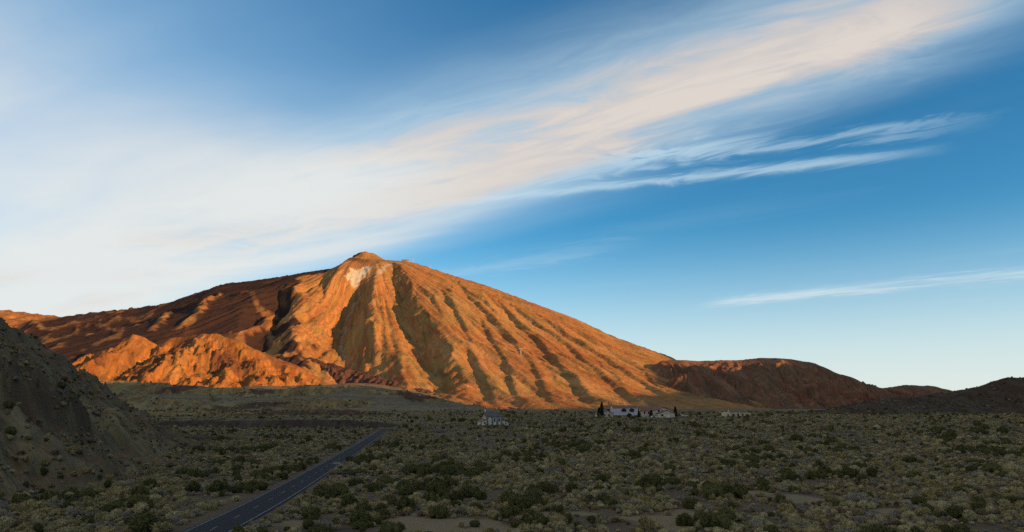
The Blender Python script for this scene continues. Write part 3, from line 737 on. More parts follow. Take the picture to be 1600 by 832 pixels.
# ------------------------------------------------------------------ the chapel
def chapel():
    p = at(768, 663, 200, 800); p.y = 352; p.x = (757 - HX) / F * 352; p.z = float(plain_z(p.x, p.y))
    # local axes: +x along the nave (to the right in view), front gable towards -x; turned so that the gable shows
    t = thing('chapel', (p.x, p.y, p.z), 'small whitewashed chapel with grey hipped roof, porch and lean-to on the plain', 'chapel', R(27))
    W, Ln, He, Hr = 5.4, 8.6, 4.7, 6.9          # width, nave length, eaves, ridge
    k = W / 2
    part('nave_wall', 'whitewash', t, lambda bm: box(bm, 0, Ln, -k, k, -0.6, He))
    part('gable', 'pinkwash', t, lambda bm: prism(bm, [(-k, He - 1.2), (k, He - 1.2), (k, He), (0, Hr - 0.12), (-k, He)], -0.04, 0.25))
    def roof(bm):
        o = 0.35
        hull(bm, [(-o, -k - o, He - 0.1), (Ln + o, -k - o, He - 0.1), (Ln + o, k + o, He - 0.1), (-o, k + o, He - 0.1), (-o, 0, Hr), (Ln - 2.0, 0, Hr),
                  (-o, -k - o, He - 0.32), (Ln + o, -k - o, He - 0.32), (Ln + o, k + o, He - 0.32), (-o, k + o, He - 0.32), (-o, 0, Hr - 0.25)],
             [(0, 1, 5, 4), (1, 2, 5), (2, 3, 4, 5), (0, 6, 7, 1), (1, 7, 8, 2), (2, 8, 9, 3), (0, 4, 10, 6), (4, 3, 9, 10)])
    rf = part('roof', 'slate', t, roof)
    part('verge_board', 'timber', rf, lambda bm: (hull(bm, [(-0.5, -k - .4, He - .45), (-0.5, 0, Hr - .12), (-0.5, 0, Hr + .1), (-0.5, -k - .4, He - .2), (-.36, -k - .4, He - .45), (-.36, 0, Hr - .12), (-.36, 0, Hr + .1), (-.36, -k - .4, He - .2)],
         [(0, 1, 2, 3), (4, 5, 6, 7), (0, 1, 5, 4), (3, 2, 6, 7), (0, 3, 7, 4)]),
         hull(bm, [(-0.5, k + .4, He - .45), (-0.5, 0, Hr - .12), (-0.5, 0, Hr + .1), (-0.5, k + .4, He - .2), (-.36, k + .4, He - .45), (-.36, 0, Hr - .12), (-.36, 0, Hr + .1), (-.36, k + .4, He - .2)],
         [(0, 1, 2, 3), (4, 5, 6, 7), (0, 1, 5, 4), (3, 2, 6, 7), (0, 3, 7, 4)])))
    bc = part('bellcote', 'whitewash', rf, lambda bm: (box(bm, 0.1, 0.5, -0.45, -0.2, Hr - 0.15, Hr + 0.8), box(bm, 0.1, 0.5, 0.2, 0.45, Hr - 0.15, Hr + 0.8), prism(bm, [(-.55, Hr + .8), (.55, Hr + .8), (0, Hr + 1.25)], 0.02, 0.58)))
    for x in (0.35, 3.1, 5.9, 8.3):
        part('buttress', 'stone_grey', t, lambda bm, x=x: prism(bm, [(-k + .05, -0.6), (-k - 0.55, -0.6), (-k - 0.5, 2.6), (-k + .05, He - 0.35)], x - 0.32, x + 0.32))
    window(t, 4.5, -k, 2.1, 0.6, 1.6); window(t, 7.1, -k, 2.1, 0.6, 1.6)
    window(t, -0.04, 0, He + 0.1, 0.5, 0.9, 'x', 'pinkwash')
    # porch across the front, lean-to with an arch
    po = part('porch', 'whitewash', t, lambda bm: (box(bm, -2.6, -2.25, -2.9, -2.3, -0.6, 2.2), box(bm, -2.6, -2.25, -0.7, 2.9, -0.6, 2.2), box(bm, -2.6, -2.25, -2.3, -0.7, 1.75, 2.2),
              prism(bm, [(-2.25, -0.6), (-0.04, -0.6), (-0.04, 3.0), (-2.25, 2.2)], -2.9, -2.6, 'y'), prism(bm, [(-2.25, -0.6), (-0.04, -0.6), (-0.04, 3.0), (-2.25, 2.2)], 2.6, 2.9, 'y')))
    part('porch_roof', 'tile_brown', t, lambda bm: hull(bm, [(-2.95, -3.2, 2.12), (-2.95, 3.2, 2.12), (-0.05, 3.2, 3.2), (-0.05, -3.2, 3.2), (-2.95, -3.2, 2.3), (-2.95, 3.2, 2.3), (-0.05, 3.2, 3.4), (-0.05, -3.2, 3.4)],
         [(0, 1, 2, 3), (4, 5, 6, 7), (0, 1, 5, 4), (1, 2, 6, 5), (2, 3, 7, 6), (3, 0, 4, 7)]))
    part('arch_door', 'timber', po, lambda bm: box(bm, -2.3, -2.2, -2.3, -0.7, -0.6, 1.75))
    window(po, -1.15, -2.9, 1.0, 0.6, 0.7)
    an = part('side_room', 'whitewash', t, lambda bm: prism(bm, [(Ln + .02, -0.6), (Ln + 4.0, -0.6), (Ln + 4.0, 1.5), (Ln + .02, 3.0)], -k + 0.3, k - 0.3, 'y'))
    part('side_room_roof', 'slate', t, lambda bm: hull(bm, [(Ln + .03, -k, 3.05), (Ln + 4.4, -k, 1.42), (Ln + 4.4, k, 1.42), (Ln + .03, k, 3.05), (Ln + .03, -k, 3.25), (Ln + 4.4, -k, 1.62), (Ln + 4.4, k, 1.62), (Ln + .03, k, 3.25)],
         [(0, 1, 2, 3), (4, 5, 6, 7), (0, 1, 5, 4), (1, 2, 6, 5), (2, 3, 7, 6), (3, 0, 4, 7)]))
    window(an, Ln + 2.4, -k + 0.3, 0.8, 0.55, 0.6)
chapel()

# ------------------------------------------------------------------ the hotel group
HD = 480.0; HS = HD / F
def hx(px): return (px - HX) * HS
def hotel_z(px): return float(plain_z(hx(px), HD))
def gable_house(name, label, pxc, d, w, depth, he, hr, wall, roof_m, rz=0.0, ridge_axis='y', windows=(), door=None, group=None):
    """gable faces the viewer when the ridge runs along y; eaves face the viewer when it runs along x"""
    x = (pxc - HX) / F * d; z = float(plain_z(x, d))
    t = thing(name, (x, d, z), label, 'building', rz, group)
    k = w / 2; o = 0.5
    if ridge_axis == 'y':
        part('wall', wall, t, lambda bm: prism(bm, [(-k, -1), (k, -1), (k, he), (0, hr - 0.15), (-k, he)], 0, depth, 'y'))
        def rf(bm):
            for s in (-1, 1):
                e = (he - hr) / k
                A = [(s * (k + o), he + e * o), (0, hr), (0, hr + 0.28), (s * (k + o), he + e * o + 0.28)]
                prism(bm, A, -o, depth + o, 'y')
        part('roof', roof_m, t, rf)
    else:
        part('wall', wall, t, lambda bm: prism(bm, [(0, -1), (depth, -1), (depth, he), (depth / 2, hr - 0.15), (0, he)], -k, k, 'x'))
        def rf(bm):
            q = depth / 2; e = (hr - he) / q
            prism(bm, [(-o, he - e * o), (q, hr), (q, hr + 0.28), (-o, he - e * o + 0.28)], -k - o, k + o, 'x')
            prism(bm, [(q, hr), (depth + o, he - e * o), (depth + o, he - e * o + 0.28), (q, hr + 0.28)], -k - o, k + o, 'x')
        part('roof', roof_m, t, rf)
    for (wx, wz, ww, wh) in windows: window(t, wx, -0.0, wz, ww, wh, 'y', 'timber')
    if door: part('door', door[4] if len(door) > 4 else 'timber', t, lambda bm: box(bm, door[0] - door[2] / 2, door[0] + door[2] / 2, -0.06, 0.05, door[1], door[1] + door[3]))
    return t
def hotel():
    d = HD; cx = hx(977); z = hotel_z(977)
    t = thing('hotel_block', (cx, d, z), 'long hotel block with steep pale grey roof and two dark dormers', 'building')
    k = 9.3
    part('base_wall', 'dark_stone', t, lambda bm: box(bm, -k - 0.6, k + 0.6, 0.2, 13, -1, 1.3))
    # gambrel: steep pale lower slope, flatter dark upper slope
    part('gable_wall', 'cream', t, lambda bm: prism(bm, [(0.6, 1.3), (12.4, 1.3), (9.8, 6.3), (6.5, 7.7), (3.2, 6.3)], -k + 0.35, k - 0.35))
    rl = part('lower_roof', 'sheet_roof', t, lambda bm: (prism(bm, [(0.0, 1.25), (3.0, 6.3), (3.25, 6.2), (0.3, 1.25)], -k, k), prism(bm, [(13.0, 1.25), (10.0, 6.3), (9.75, 6.2), (12.7, 1.25)], -k, k)))
    ru = part('upper_roof', 'tile_brown', t, lambda bm: prism(bm, [(2.8, 6.25), (6.5, 8.0), (10.2, 6.25), (10.2, 6.6), (6.5, 8.4), (2.8, 6.6)], -k + 0.8, k - 0.4))
    for x0 in np.linspace(-k + 1.1, k - 1.1, 16):     # standing seams of the roof sheets
        part('roof_seam', 'sheet_roof', rl, lambda bm, x0=x0: prism(bm, [(-0.06, 1.25), (2.94, 6.3), (3.02, 6.3), (0.02, 1.25)], x0 - 0.04, x0 + 0.04))
    for x0 in (-0.7, 4.9):
        dm = part('dormer', 'timber', t, lambda bm, x0=x0: (box(bm, x0 - 1.5, x0 + 1.5, 1.2, 4.0, 3.9, 5.5), prism(bm, [(x0 - 1.8, 5.4), (x0 + 1.8, 5.4), (x0, 6.2)], 1.0, 4.4, 'y')))
        for s in (-0.68, 0.68): part('pane', 'dark_glass', dm, lambda bm, x0=x0, s=s: box(bm, x0 + s - 0.5, x0 + s + 0.5, 1.12, 1.25, 4.1, 5.3))
    part('chimney', 'whitewash', t, lambda bm: box(bm, 1.2, 2.0, 5.2, 6.0, 7.0, 9.0))
    for x0 in np.linspace(-7.5, 7.5, 6): window(t, float(x0), 0.2, 0.1, 1.4, 0.9, 'y', 'timber')
    gable_house('hotel_annex', 'low dark house with brown tiled roof left of the hotel block', 948, 476, 9.5, 10, 2.6, 5.2, 'cream', 'tile_brown', R(14), 'y', [(-2.2, 0.9, 1.0, 1.2), (1.8, 0.9, 1.0, 1.2)])
    gable_house('rear_wing', 'brown-roofed wing rising behind the low annex', 953, 497, 9, 9, 6.0, 8.6, 'dark_stone', 'tile_brown', R(0), 'x')
    gable_house('link_wing', 'cream wing with long brown roof joined to the hotel block', 1017, 486, 14.5, 8, 4.9, 7.6, 'cream', 'tile_brown', 0, 'x', [(-4.5, 2.6, 1.0, 1.2), (-1.5, 2.6, 1.0, 1.2), (3.0, 2.6, 1.0, 1.2)])
    gable_house('wide_gable_house', 'wide cream gabled house at the right of the hotel', 1036, 478.5, 14.6, 12, 4.8, 7.4, 'cream', 'tile_brown', 0, 'y', [(-3.0, 4.4, 1.1, 1.0), (-0.6, 4.4, 1.1, 1.0)])
    gable_house('front_gable_house', 'smaller cream gabled house with white doors in front of the wide one', 1042, 470, 11.0, 7.5, 3.2, 5.2, 'cream', 'tile_brown', 0, 'y', [(-3.2, 1.2, 1.2, 1.1)], (1.2, -0.2, 1.3, 2.3, 'white_paint'))
    part('door', 'white_paint', bpy.data.objects['front_gable_house'], lambda bm: box(bm, -1.6, -0.6, -0.06, 0.05, -0.2, 1.9))
    # the low building further right
    xb = hx(1146) * 1.08; db = HD * 1.08; zb = float(plain_z(xb, db))
    t = thing('low_building', (xb, db, zb), 'long low ochre building with flat roof right of the hotel', 'building')
    part('wall', 'ochre', t, lambda bm: box(bm, -7.0, 13.0, 0, 7, -1, 3.0)); part('parapet', 'ochre', t, lambda bm: box(bm, -7.15, 13.15, -0.15, 7.15, 3.0, 3.35))
    tw = part('entrance_block', 'cream', t, lambda bm: box(bm, -6.6, -2.6, -1.2, 3, -1, 3.9)); part('chimney', 'cream', t, lambda bm: box(bm, -3.0, -2.5, 3.1, 3.6, 3.3, 5.4))
    part('door', 'timber', tw, lambda bm: box(bm, -5.0, -3.9, -1.26, -1.1, -0.2, 2.0))
    for x0 in (0.0, 3.5, 7.0, 10.5): window(t, x0, 0.0, 1.1, 1.3, 1.1, 'y', 'timber')
    tw = thing('boundary_wall', (xb - 11.5, db - 3, float(plain_z(xb - 11.5, db - 3))), 'low pale wall left of the low ochre building', 'wall')
    part('wall_body', 'ochre', tw, lambda bm: box(bm, -5.0, 4.0, 0, 0.4, -0.6, 0.9)); part('coping', 'cream', tw, lambda bm: box(bm, -5.1, 4.1, -0.08, 0.48, 0.9, 1.02))
hotel()

def car(px, d, col, label, rz):
    x = (px - HX) / F * d; z = float(plain_z(x, d)) + 0.05
    t = thing('parked_car', (x, d, z), label, 'car', rz, 'cars parked beside the hotel')
    m = simple('car_paint_' + label.split()[0], col, 0.03, 1, 0.3)
    prof = [(-2.1, 0.35), (2.1, 0.35), (2.15, 0.8), (1.3, 0.95), (0.75, 1.45), (-1.2, 1.48), (-1.9, 0.95), (-2.15, 0.85)]
    bm = bmesh.new(); prism(bm, [(u, zz) for u, zz in prof], -0.85, 0.85, 'y'); bmesh.ops.bevel(bm, geom=bm.edges[:], offset=0.07, segments=2, affect='EDGES'); obj('body', bm, m, t)
    part('side_glass', 'dark_glass', t, lambda bm: prism(bm, [(-1.6, 0.98), (1.1, 0.98), (0.7, 1.38), (-1.15, 1.40)], -0.87, 0.87, 'y'))
    for wx in (-1.3, 1.3):
        for wy in (-0.78, 0.78):
            bm = bmesh.new(); tube(bm, (wx, wy - 0.11, 0.32), (wx, wy + 0.11, 0.32), 0.32, n=14); w = obj('wheel', bm, MAT['dark_glass'], t)
car(1022, 466, (0.7, 0.7, 0.68), 'white car parked in front of the hotel gables', R(8))
car(1070, 482, (0.62, 0.63, 0.64), 'silver car parked right of the hotel gables', R(-5))
car(1079, 486, (0.45, 0.08, 0.06), 'red car parked nearest the pale boundary wall', R(-8))

# ------------------------------------------------------------------ cable car on the volcano
def station():
    def top(px):
        col = int(0); a = (px - HX) / F
        A = VX / VY; sel = np.abs(A - a) < 0.0012; S = np.where(sel, VH / VY, -9); k = np.unravel_index(np.argmax(S), S.shape)
        return Vector((VX[k], VY[k], VH[k]))
    p = top(632)
    t = thing('summit_station', p, 'small cable car station building on the shoulder below the summit', 'building')
    part('wall', 'station_wall', t, lambda bm: box(bm, -32, 30, -8, 10, -25, 9)); part('roof', 'tile_brown', t, lambda bm: prism(bm, [(-11, 9), (13, 9), (1, 16)], -35, 33))
    part('tower_room', 'station_wall', t, lambda bm: box(bm, 8, 24, -6, 8, 9, 22))
    for x0 in (-24, -10, 0): window(t, x0, -8, 1, 8, 5, 'y', 'timber')
    def pylon(p, h, label, w=7.0):
        t = thing('cable_pylon', p, label, 'pylon', 0, 'cable car pylons on the volcano')
        for sx in (-1, 1):
            for sy in (-1, 1):
                part('leg', 'steel_pale', t, lambda bm: tube(bm, (sx * w, sy * w, -12), (sx * 2.0, sy * 2.0, h), 1.5, 1.1, 6))
        for f in (0.2, 0.45, 0.7):
            q = w + (2.0 - w) * f; q2 = w + (2.0 - w) * (f + 0.2)
            part('brace', 'steel_pale', t, lambda bm: (tube(bm, (-q, -q, h * f), (q2, -q2, h * (f + .2)), 0.6, n=5), tube(bm, (q, -q, h * f), (-q2, -q2, h * (f + .2)), 0.6, n=5)))
        part('crossarm', 'steel_pale', t, lambda bm: box(bm, -13, 13, -1.2, 1.2, h - 2, h + 2))
        for s in (-1, 1): part('sheave', 'steel_pale', t, lambda bm: box(bm, s * 12 - 1.5, s * 12 + 1.5, -5, 5, h - 6, h - 2))
    pylon(top(647), 36, 'pale steel cable car pylon on the skyline beside the summit station', 4)
    pylon(top(673), 30, 'pale steel cable car pylon on the skyline farther down the shoulder', 4)
    x, y = hit(814, 556, lambda a, b: np.array([volcano_z(u, v) for u, v in zip(np.atleast_1d(a), np.atleast_1d(b))]))
    pylon(Vector((x, y, volcano_z(x, y))), 42, 'pale steel cable car pylon halfway down the sunlit right flank', 6)
station()

# ------------------------------------------------------------------ plants
def plant_mat(name, lo, hi, tip, sc=1.0):
    m, t, b = new_mat(name)
    oi = t.n.new('ShaderNodeObjectInfo'); rnd = oi.outputs['Random']
    g = t.attr('tip').outputs['Fac']; n = t.noise(objco(t), 2.5, 4, 0.6)
    c = t.mix(rnd, lo, hi); c = t.mix(t.mul(g, t.sm(n, 0.25, 0.7)), c, tip)
    t.l.new(c, b.inputs['Base Color']); b.inputs['Roughness'].default_value = 0.95; b.inputs['Specular IOR Level'].default_value = 0.1
    MAT[name] = m
plant_mat('straw_shrub', (0.260, 0.212, 0.101), (0.401, 0.328, 0.168), (0.549, 0.466, 0.265))
plant_mat('olive_shrub', (0.191, 0.151, 0.065), (0.314, 0.243, 0.106), (0.445, 0.346, 0.163))
plant_mat('grey_shrub', (0.169, 0.144, 0.103), (0.273, 0.235, 0.176), (0.397, 0.337, 0.249))
plant_mat('green_bush', (0.061, 0.060, 0.021), (0.107, 0.102, 0.035), (0.175, 0.155, 0.060))
plant_mat('dry_bush', (0.134, 0.089, 0.054), (0.215, 0.146, 0.090), (0.294, 0.216, 0.137))

def bush_mesh(name, mat, lobes, blades, blen, bwid, seed, core=0.86, droop=0.0):
    """lobes: (x, y, z, rx, ry, rz); twigs and leaves as small blades standing out of the lobes"""
    rg = np.random.default_rng(seed); V = []; Fc = []; T = []
    for (lx, ly, lz, rx, ry, rz) in lobes:
        bm = bmesh.new(); bmesh.ops.create_icosphere(bm, subdivisions=2, radius=1.0)
        off = len(V)
        for v in bm.verts:
            p = np.array(v.co); q = 1 + 0.14 * math.sin(7 * p[0] + seed) * math.cos(6 * p[1] + 2 * seed) + 0.08 * rg.standard_normal()
            V.append((lx + p[0] * rx * core * q, ly + p[1] * ry * core * q, max(-0.08, lz + p[2] * rz * core * q))); T.append(0.0)
        for f in bm.faces: Fc.append([off + v.index for v in f.verts])
        bm.free()
    vol = np.array([l[3] * l[4] for l in lobes]); vol = vol / vol.sum()
    for i in range(blades):
        l = lobes[rg.choice(len(lobes), p=vol)]
        d = rg.standard_normal(3); d[2] = abs(d[2]) * 1.0 - 0.25; d /= np.linalg.norm(d)
        base = np.array(l[:3]) + d * np.array(l[3:]) * (core + 0.04 * rg.standard_normal())
        dirn = d * np.array([1 / l[3], 1 / l[4], 1 / l[5]]); dirn = dirn / np.linalg.norm(dirn) + 0.5 * rg.standard_normal(3) + np.array([0, 0, 0.45 - droop]); dirn /= np.linalg.norm(dirn)
        L_ = blen * (0.6 + 0.8 * rg.random()); side = np.cross(dirn, rg.standard_normal(3)); side /= np.linalg.norm(side) + 1e-9
        w = bwid * (0.6 + 0.8 * rg.random())
        o = len(V)
        V += [tuple(base - side * w * 0.5), tuple(base + side * w * 0.5), tuple(base + dirn * L_ * 0.7 + side * w * 0.55), tuple(base + dirn * L_ - side * w * 0.2)]
        T += [0.25, 0.25, 0.9, 1.0]
        Fc += [[o, o + 1, o + 2], [o, o + 2, o + 3]]
    V = np.array(V); V[:, 2] = np.maximum(V[:, 2], -0.1)
    me = np_mesh(name, V, Fc, False); add_attr(me, 'tip', np.array(T)[:len(me.vertices)]); me.materials.append(MAT[mat]); return me
PROTO = []   # (mesh, kind)
def mk_lobes(n, spread, r, h, rg):
    out = []
    for i in range(n):
        a = rg.random() * 6.28; d = spread * math.sqrt(rg.random()) if i else 0.0; q = r * (1 - 0.35 * rg.random()) * (1.0 if i == 0 else 0.85)
        out.append((d * math.cos(a), d * math.sin(a), h * 0.42 * (0.8 + 0.4 * rg.random()), q, q * (0.85 + 0.3 * rg.random()), h * 0.58 * (0.8 + 0.35 * rg.random())))
    return out
rg0 = np.random.default_rng(5)
for i in range(4): PROTO.append((bush_mesh('straw_shrub', 'straw_shrub', mk_lobes([2, 3, 4, 5][i], 0.45, 0.52, 0.78, rg0), 420, 0.16, 0.055, 50 + i), 'straw'))
for i in range(3): PROTO.append((bush_mesh('olive_shrub', 'olive_shrub', mk_lobes([3, 4, 6][i], 0.5, 0.50, 0.85, rg0), 420, 0.17, 0.06, 60 + i), 'olive'))
for i in range(3): PROTO.append((bush_mesh('grey_shrub', 'grey_shrub', mk_lobes([3, 4, 5][i], 0.5, 0.46, 0.62, rg0), 460, 0.22, 0.035, 70 + i, 0.75), 'grey'))
for i in range(4): PROTO.append((bush_mesh('green_bush', 'green_bush', mk_lobes([5, 7, 8, 6][i], 0.62, 0.46, 1.0, rg0), 700, 0.16, 0.06, 80 + i, 0.85), 'green'))
for i in range(2): PROTO.append((bush_mesh('dry_bush', 'dry_bush', mk_lobes([3, 4][i], 0.5, 0.42, 0.7, rg0), 460, 0.30, 0.028, 90 + i, 0.6), 'dry'))
KIND = np.array([{'straw': 0, 'olive': 1, 'grey': 2, 'green': 3, 'dry': 4}[k] for _, k in PROTO])
def pick_proto(kind): return rng.choice(np.nonzero(KIND == kind)[0])

pts = []      # x, y, z, scale, rot, proto
def scatter():
    # jittered rings, denser near the camera
    d = 58.0
    while d < 1500:
        if d < 160: sp = 0.92
        elif d < 320: sp = 0.92 + (d - 160) * 0.005
        else: sp = 1.72 + (d - 320) * 0.0075
        n = int(2 * d * 0.80 / sp)
        a = (np.arange(n) + rng.random(n)) / n * 1.6 - 0.8
        y = d + (rng.random(n) - 0.5) * sp * 1.6; x = a * y
        bare = bare_mask(x, y); rd = road_dist(x, y); gap = fbm(x, y, 17, 4, 303); gap2 = fbm(x, y, 75, 3, 304)
        keep = (rng.random(n) > bare * 1.15) & (rd > np.where(x > np.interp(y, RC[:, 1][:300], RC[:, 0][:300]), 3.2, 3.8) + 1.0 * rng.random(n)) & (rng.random(n) < 0.78 + 0.9 * gap + 0.4 * gap2)
        x, y, gap, gap2 = x[keep], y[keep], gap[keep], gap2[keep]; m = len(x)
        z = plain_z(x, y)
        gmask = fbm(x, y, 30, 4, 311)
        for i in range(m):
            u = rng.random()
            if gmask[i] > 0.38 and u < 0.25: k = 3
            elif u < 0.34: k = 0
            elif u < 0.62: k = 1
            elif u < 0.86: k = 2
            elif u < 0.975: k = 4
            else: k = 3
            sc = math.exp(rng.normal(-0.68, 0.46)) * (1.0 if k != 3 else 1.5)
            if d > 320: sc *= 1.0 + (d - 320) * 0.0012
            pts.append((x[i], y[i], z[i] - 0.03, min(sc, 3.2), rng.random() * 6.28, pick_proto(k)))
        d += sp * 0.95
scatter()
# the groups of dark green bushes seen in the photograph: px, py of the foot, count, spread in px, size
for px, py, n, sx, sy, sc in [(700, 742, 10, 60, 6, 1.9), (505, 775, 4, 26, 5, 1.9), (590, 800, 5, 40, 10, 1.8), (690, 785, 5, 40, 7, 1.9), (800, 785, 8, 50, 9, 2.0), (870, 770, 6, 40, 6, 1.9), (610, 765, 5, 30, 6, 1.7),
                          (220, 797, 2, 14, 3, 2.3), (1000, 765, 4, 40, 6, 1.7), (1130, 775, 4, 24, 5, 1.9), (1120, 822, 5, 40, 8, 1.8), (1320, 745, 5, 70, 6, 1.7), (320, 745, 5, 40, 5, 1.7), (410, 750, 4, 22, 4, 1.6), (640, 705, 7, 60, 5, 1.8), (1180, 700, 7, 120, 8, 1.8), (560, 728, 4, 20, 4, 1.6), (355, 832, 2, 12, 3, 1.6), (1500, 800, 6, 70, 12, 1.5)]:
    for i in range(n):
        p = at(px + rng.normal(0, sx * 0.6), py + rng.normal(0, sy * 0.6))
        if float(road_dist(np.array(p.x), np.array(p.y))) < 5.2: continue
        pts.append((p.x, p.y, p.z - 0.05, sc * (0.7 + 0.5 * rng.random()), rng.random() * 6.28, pick_proto(3)))
pts = np.array(pts)
# shrubs on the left slope, the right hill and the banks
def on_grid(G, n, kinds, probs, sc, test=None, sig=0.4):
    X, Y, H = G; ii = rng.integers(0, X.shape[0], n); jj = rng.integers(0, X.shape[1], n)
    x, y, z = X[ii, jj], Y[ii, jj], H[ii, jj]
    ok = (z > plain_z(x, y) + 0.25) & (np.abs(x) / y < 0.95)
    if test is not None: ok &= test(x, y)
    x, y, z = x[ok], y[ok], z[ok]; m = len(x)
    pr = np.array([pick_proto(k) for k in rng.choice(kinds, m, p=probs)], float)
    return np.stack([x, y, z - 0.06, sc * np.clip(np.exp(rng.normal(0, sig, m)), 0.3, 1.9), rng.random(m) * 6.28, pr], -1)
extra = [on_grid((NX, NY_, NH), 26000, [0, 1, 2, 3, 4], [.18, .28, .26, .10, .18], 0.60, lambda x, y: fbm(x, y, 22, 3, 331) > -0.3),
         on_grid(NRH, 6500, [1, 2, 3, 4], [.22, .22, .38, .18], 1.3),
         on_grid(APR[2], 9000, [0, 1, 2, 3, 4], [.2, .3, .2, .15, .15], 1.9, lambda x, y: fbm(x, y, 90, 3, 332) > -0.15),
         on_grid(APR[1], 8000, [0, 1, 2, 3, 4], [.2, .3, .2, .15, .15], 2.8, lambda x, y: fbm(x, y, 140, 3, 333) > -0.1),
         on_grid(APR[0], 8000, [1, 2, 3, 4], [.4, .2, .25, .15], 3.6, lambda x, y: fbm(x, y, 220, 3, 334) > -0.05)]
pts = np.vstack([pts] + extra)
# drop whatever stands inside a building or too close
bl = [((762 - HX) / F * 352, 352, 11), (hx(977), HD + 5, 14), (hx(1035), HD, 11), (hx(950), HD + 3, 9), (hx(1015), HD + 3, 10), (hx(1146) * 1.08 + 3, HD * 1.08 + 3, 12)]
ok = np.ones(len(pts), bool)
for bx, by, br in bl: ok &= np.hypot(pts[:, 0] - bx, pts[:, 1] - by) > br
# nothing of the plain grows under the slope
hz = near_hill_z(pts[:, 0], pts[:, 1]); ok &= ~((hz > pts[:, 2] + 1.0) & (pts[:, 0] < -60) & (pts[:, 1] < 330) & (pts[:, 2] < -11.5))
ok &= road_dist(pts[:, 0], pts[:, 1]) > 2.5 + 0.8 * pts[:, 3]
pts = pts[ok]

sx_ = pts[:, 0] / pts[:, 1] * F + HX; sy_ = HY - pts[:, 2] / pts[:, 1] * F
inview = (sx_ > 4) & (sx_ < 1596) & (sy_ < 836) & (sy_ > 300)
app = np.where(inview, pts[:, 3] / np.hypot(pts[:, 0], pts[:, 1]), 0)
kinds = KIND[pts[:, 5].astype(int)]
isb = kinds == 3
single = np.zeros(len(pts), bool)
o1 = np.argsort(-np.where(~isb, app, 0))[:300]; o2 = np.argsort(-np.where(isb, app, 0))[:150]
single[o1] = True; single[o2] = True
WORD = {0: 'straw', 1: 'olive', 2: 'grey', 3: 'dark green', 4: 'dry brown'}
bare_xy = np.array([(p.x, p.y) for p, _, _ in BP])
def where(x, y, px, py):
    rd = float(road_dist(np.array(x), np.array(y)))
    rx = float(np.interp(y, RC[:, 1][:300], RC[:, 0][:300]))
    if x < rx:
        if rd < 9: return 'on the left verge of the road'
        if px < 120: return 'below the crag at the left edge'
        if px < 260: return 'at the foot of the left slope'
        return 'on the flat left of the road'
    if rd < 9: return 'crowding the right verge of the road'
    db = np.hypot((bare_xy[:, 0] - x), (bare_xy[:, 1] - y) * 0.5); k = int(np.argmin(db))
    if db[k] < 9:
        nm = {0: 'bare earth at bottom centre', 1: 'bare brown earth right of centre', 2: 'pale sandy clearing at right', 3: 'small clearing near the right edge'}.get(k)
        if nm: return 'beside the ' + nm
    c = ['right of the road', 'left of bottom centre', 'at bottom centre', 'right of bottom centre', 'in the right quarter', 'near the right edge'][int(np.clip((px - 400) // 200, 0, 5))]
    r = 'in nearest scrub' if py > 800 else ('in scrub farther back' if py > 765 else 'in middle scrub')
    return r + ' ' + c
first = {}
for i in np.nonzero(single)[0]:
    x, y, z, sc, rot, pr = pts[i]; pr = int(pr); me, kn = PROTO[pr]; k = int(kinds[i])
    nm = {0: 'straw_shrub', 1: 'olive_shrub', 2: 'grey_shrub', 3: 'green_bush', 4: 'dry_bush'}[k]
    o = link(bpy.data.objects.new(nm, me)); o.location = (x, y, z); o.rotation_euler = (0, 0, rot)
    f = 0.85 + 0.3 * ((i * 7919) % 100) / 100.0
    o.scale = (sc, sc * f, sc * (1.1 - 0.2 * f)) 
    px_, py_ = sx_[i], sy_[i]
    size = 'small' if sc < 0.95 else ('large' if sc > 1.45 else 'medium')
    shape = {0: 'domed shrub', 1: 'rounded shrub', 2: 'twiggy shrub', 3: 'leafy bush', 4: 'bush'}[k]
    tag(o, f'{size} {WORD[k]} {shape} {where(x, y, px_, py_)}', 'bush' if k in (3, 4) else 'shrub', 'dark green bushes on the plain' if k == 3 else 'low domed shrubs on the plain')
    first.setdefault(pr, o)
ORD = 'first second third fourth fifth sixth seventh eighth ninth tenth eleventh twelfth thirteenth fourteenth fifteenth sixteenth seventeenth eighteenth nineteenth twentieth'.split()
same = {}
for o in COL.objects:
    if o.get('category') in ('shrub', 'bush'): same.setdefault(o['label'], []).append(o)
for lab, L_ in same.items():
    if 1 < len(L_):
        for i, o in enumerate(sorted(L_, key=lambda q: q.location.x / q.location.y)): o['label'] = f'{lab}, {ORD[i]} from left' if i < len(ORD) else f'{lab}, {ORD[min(len(L_) - 1 - i, 19)]} from right'

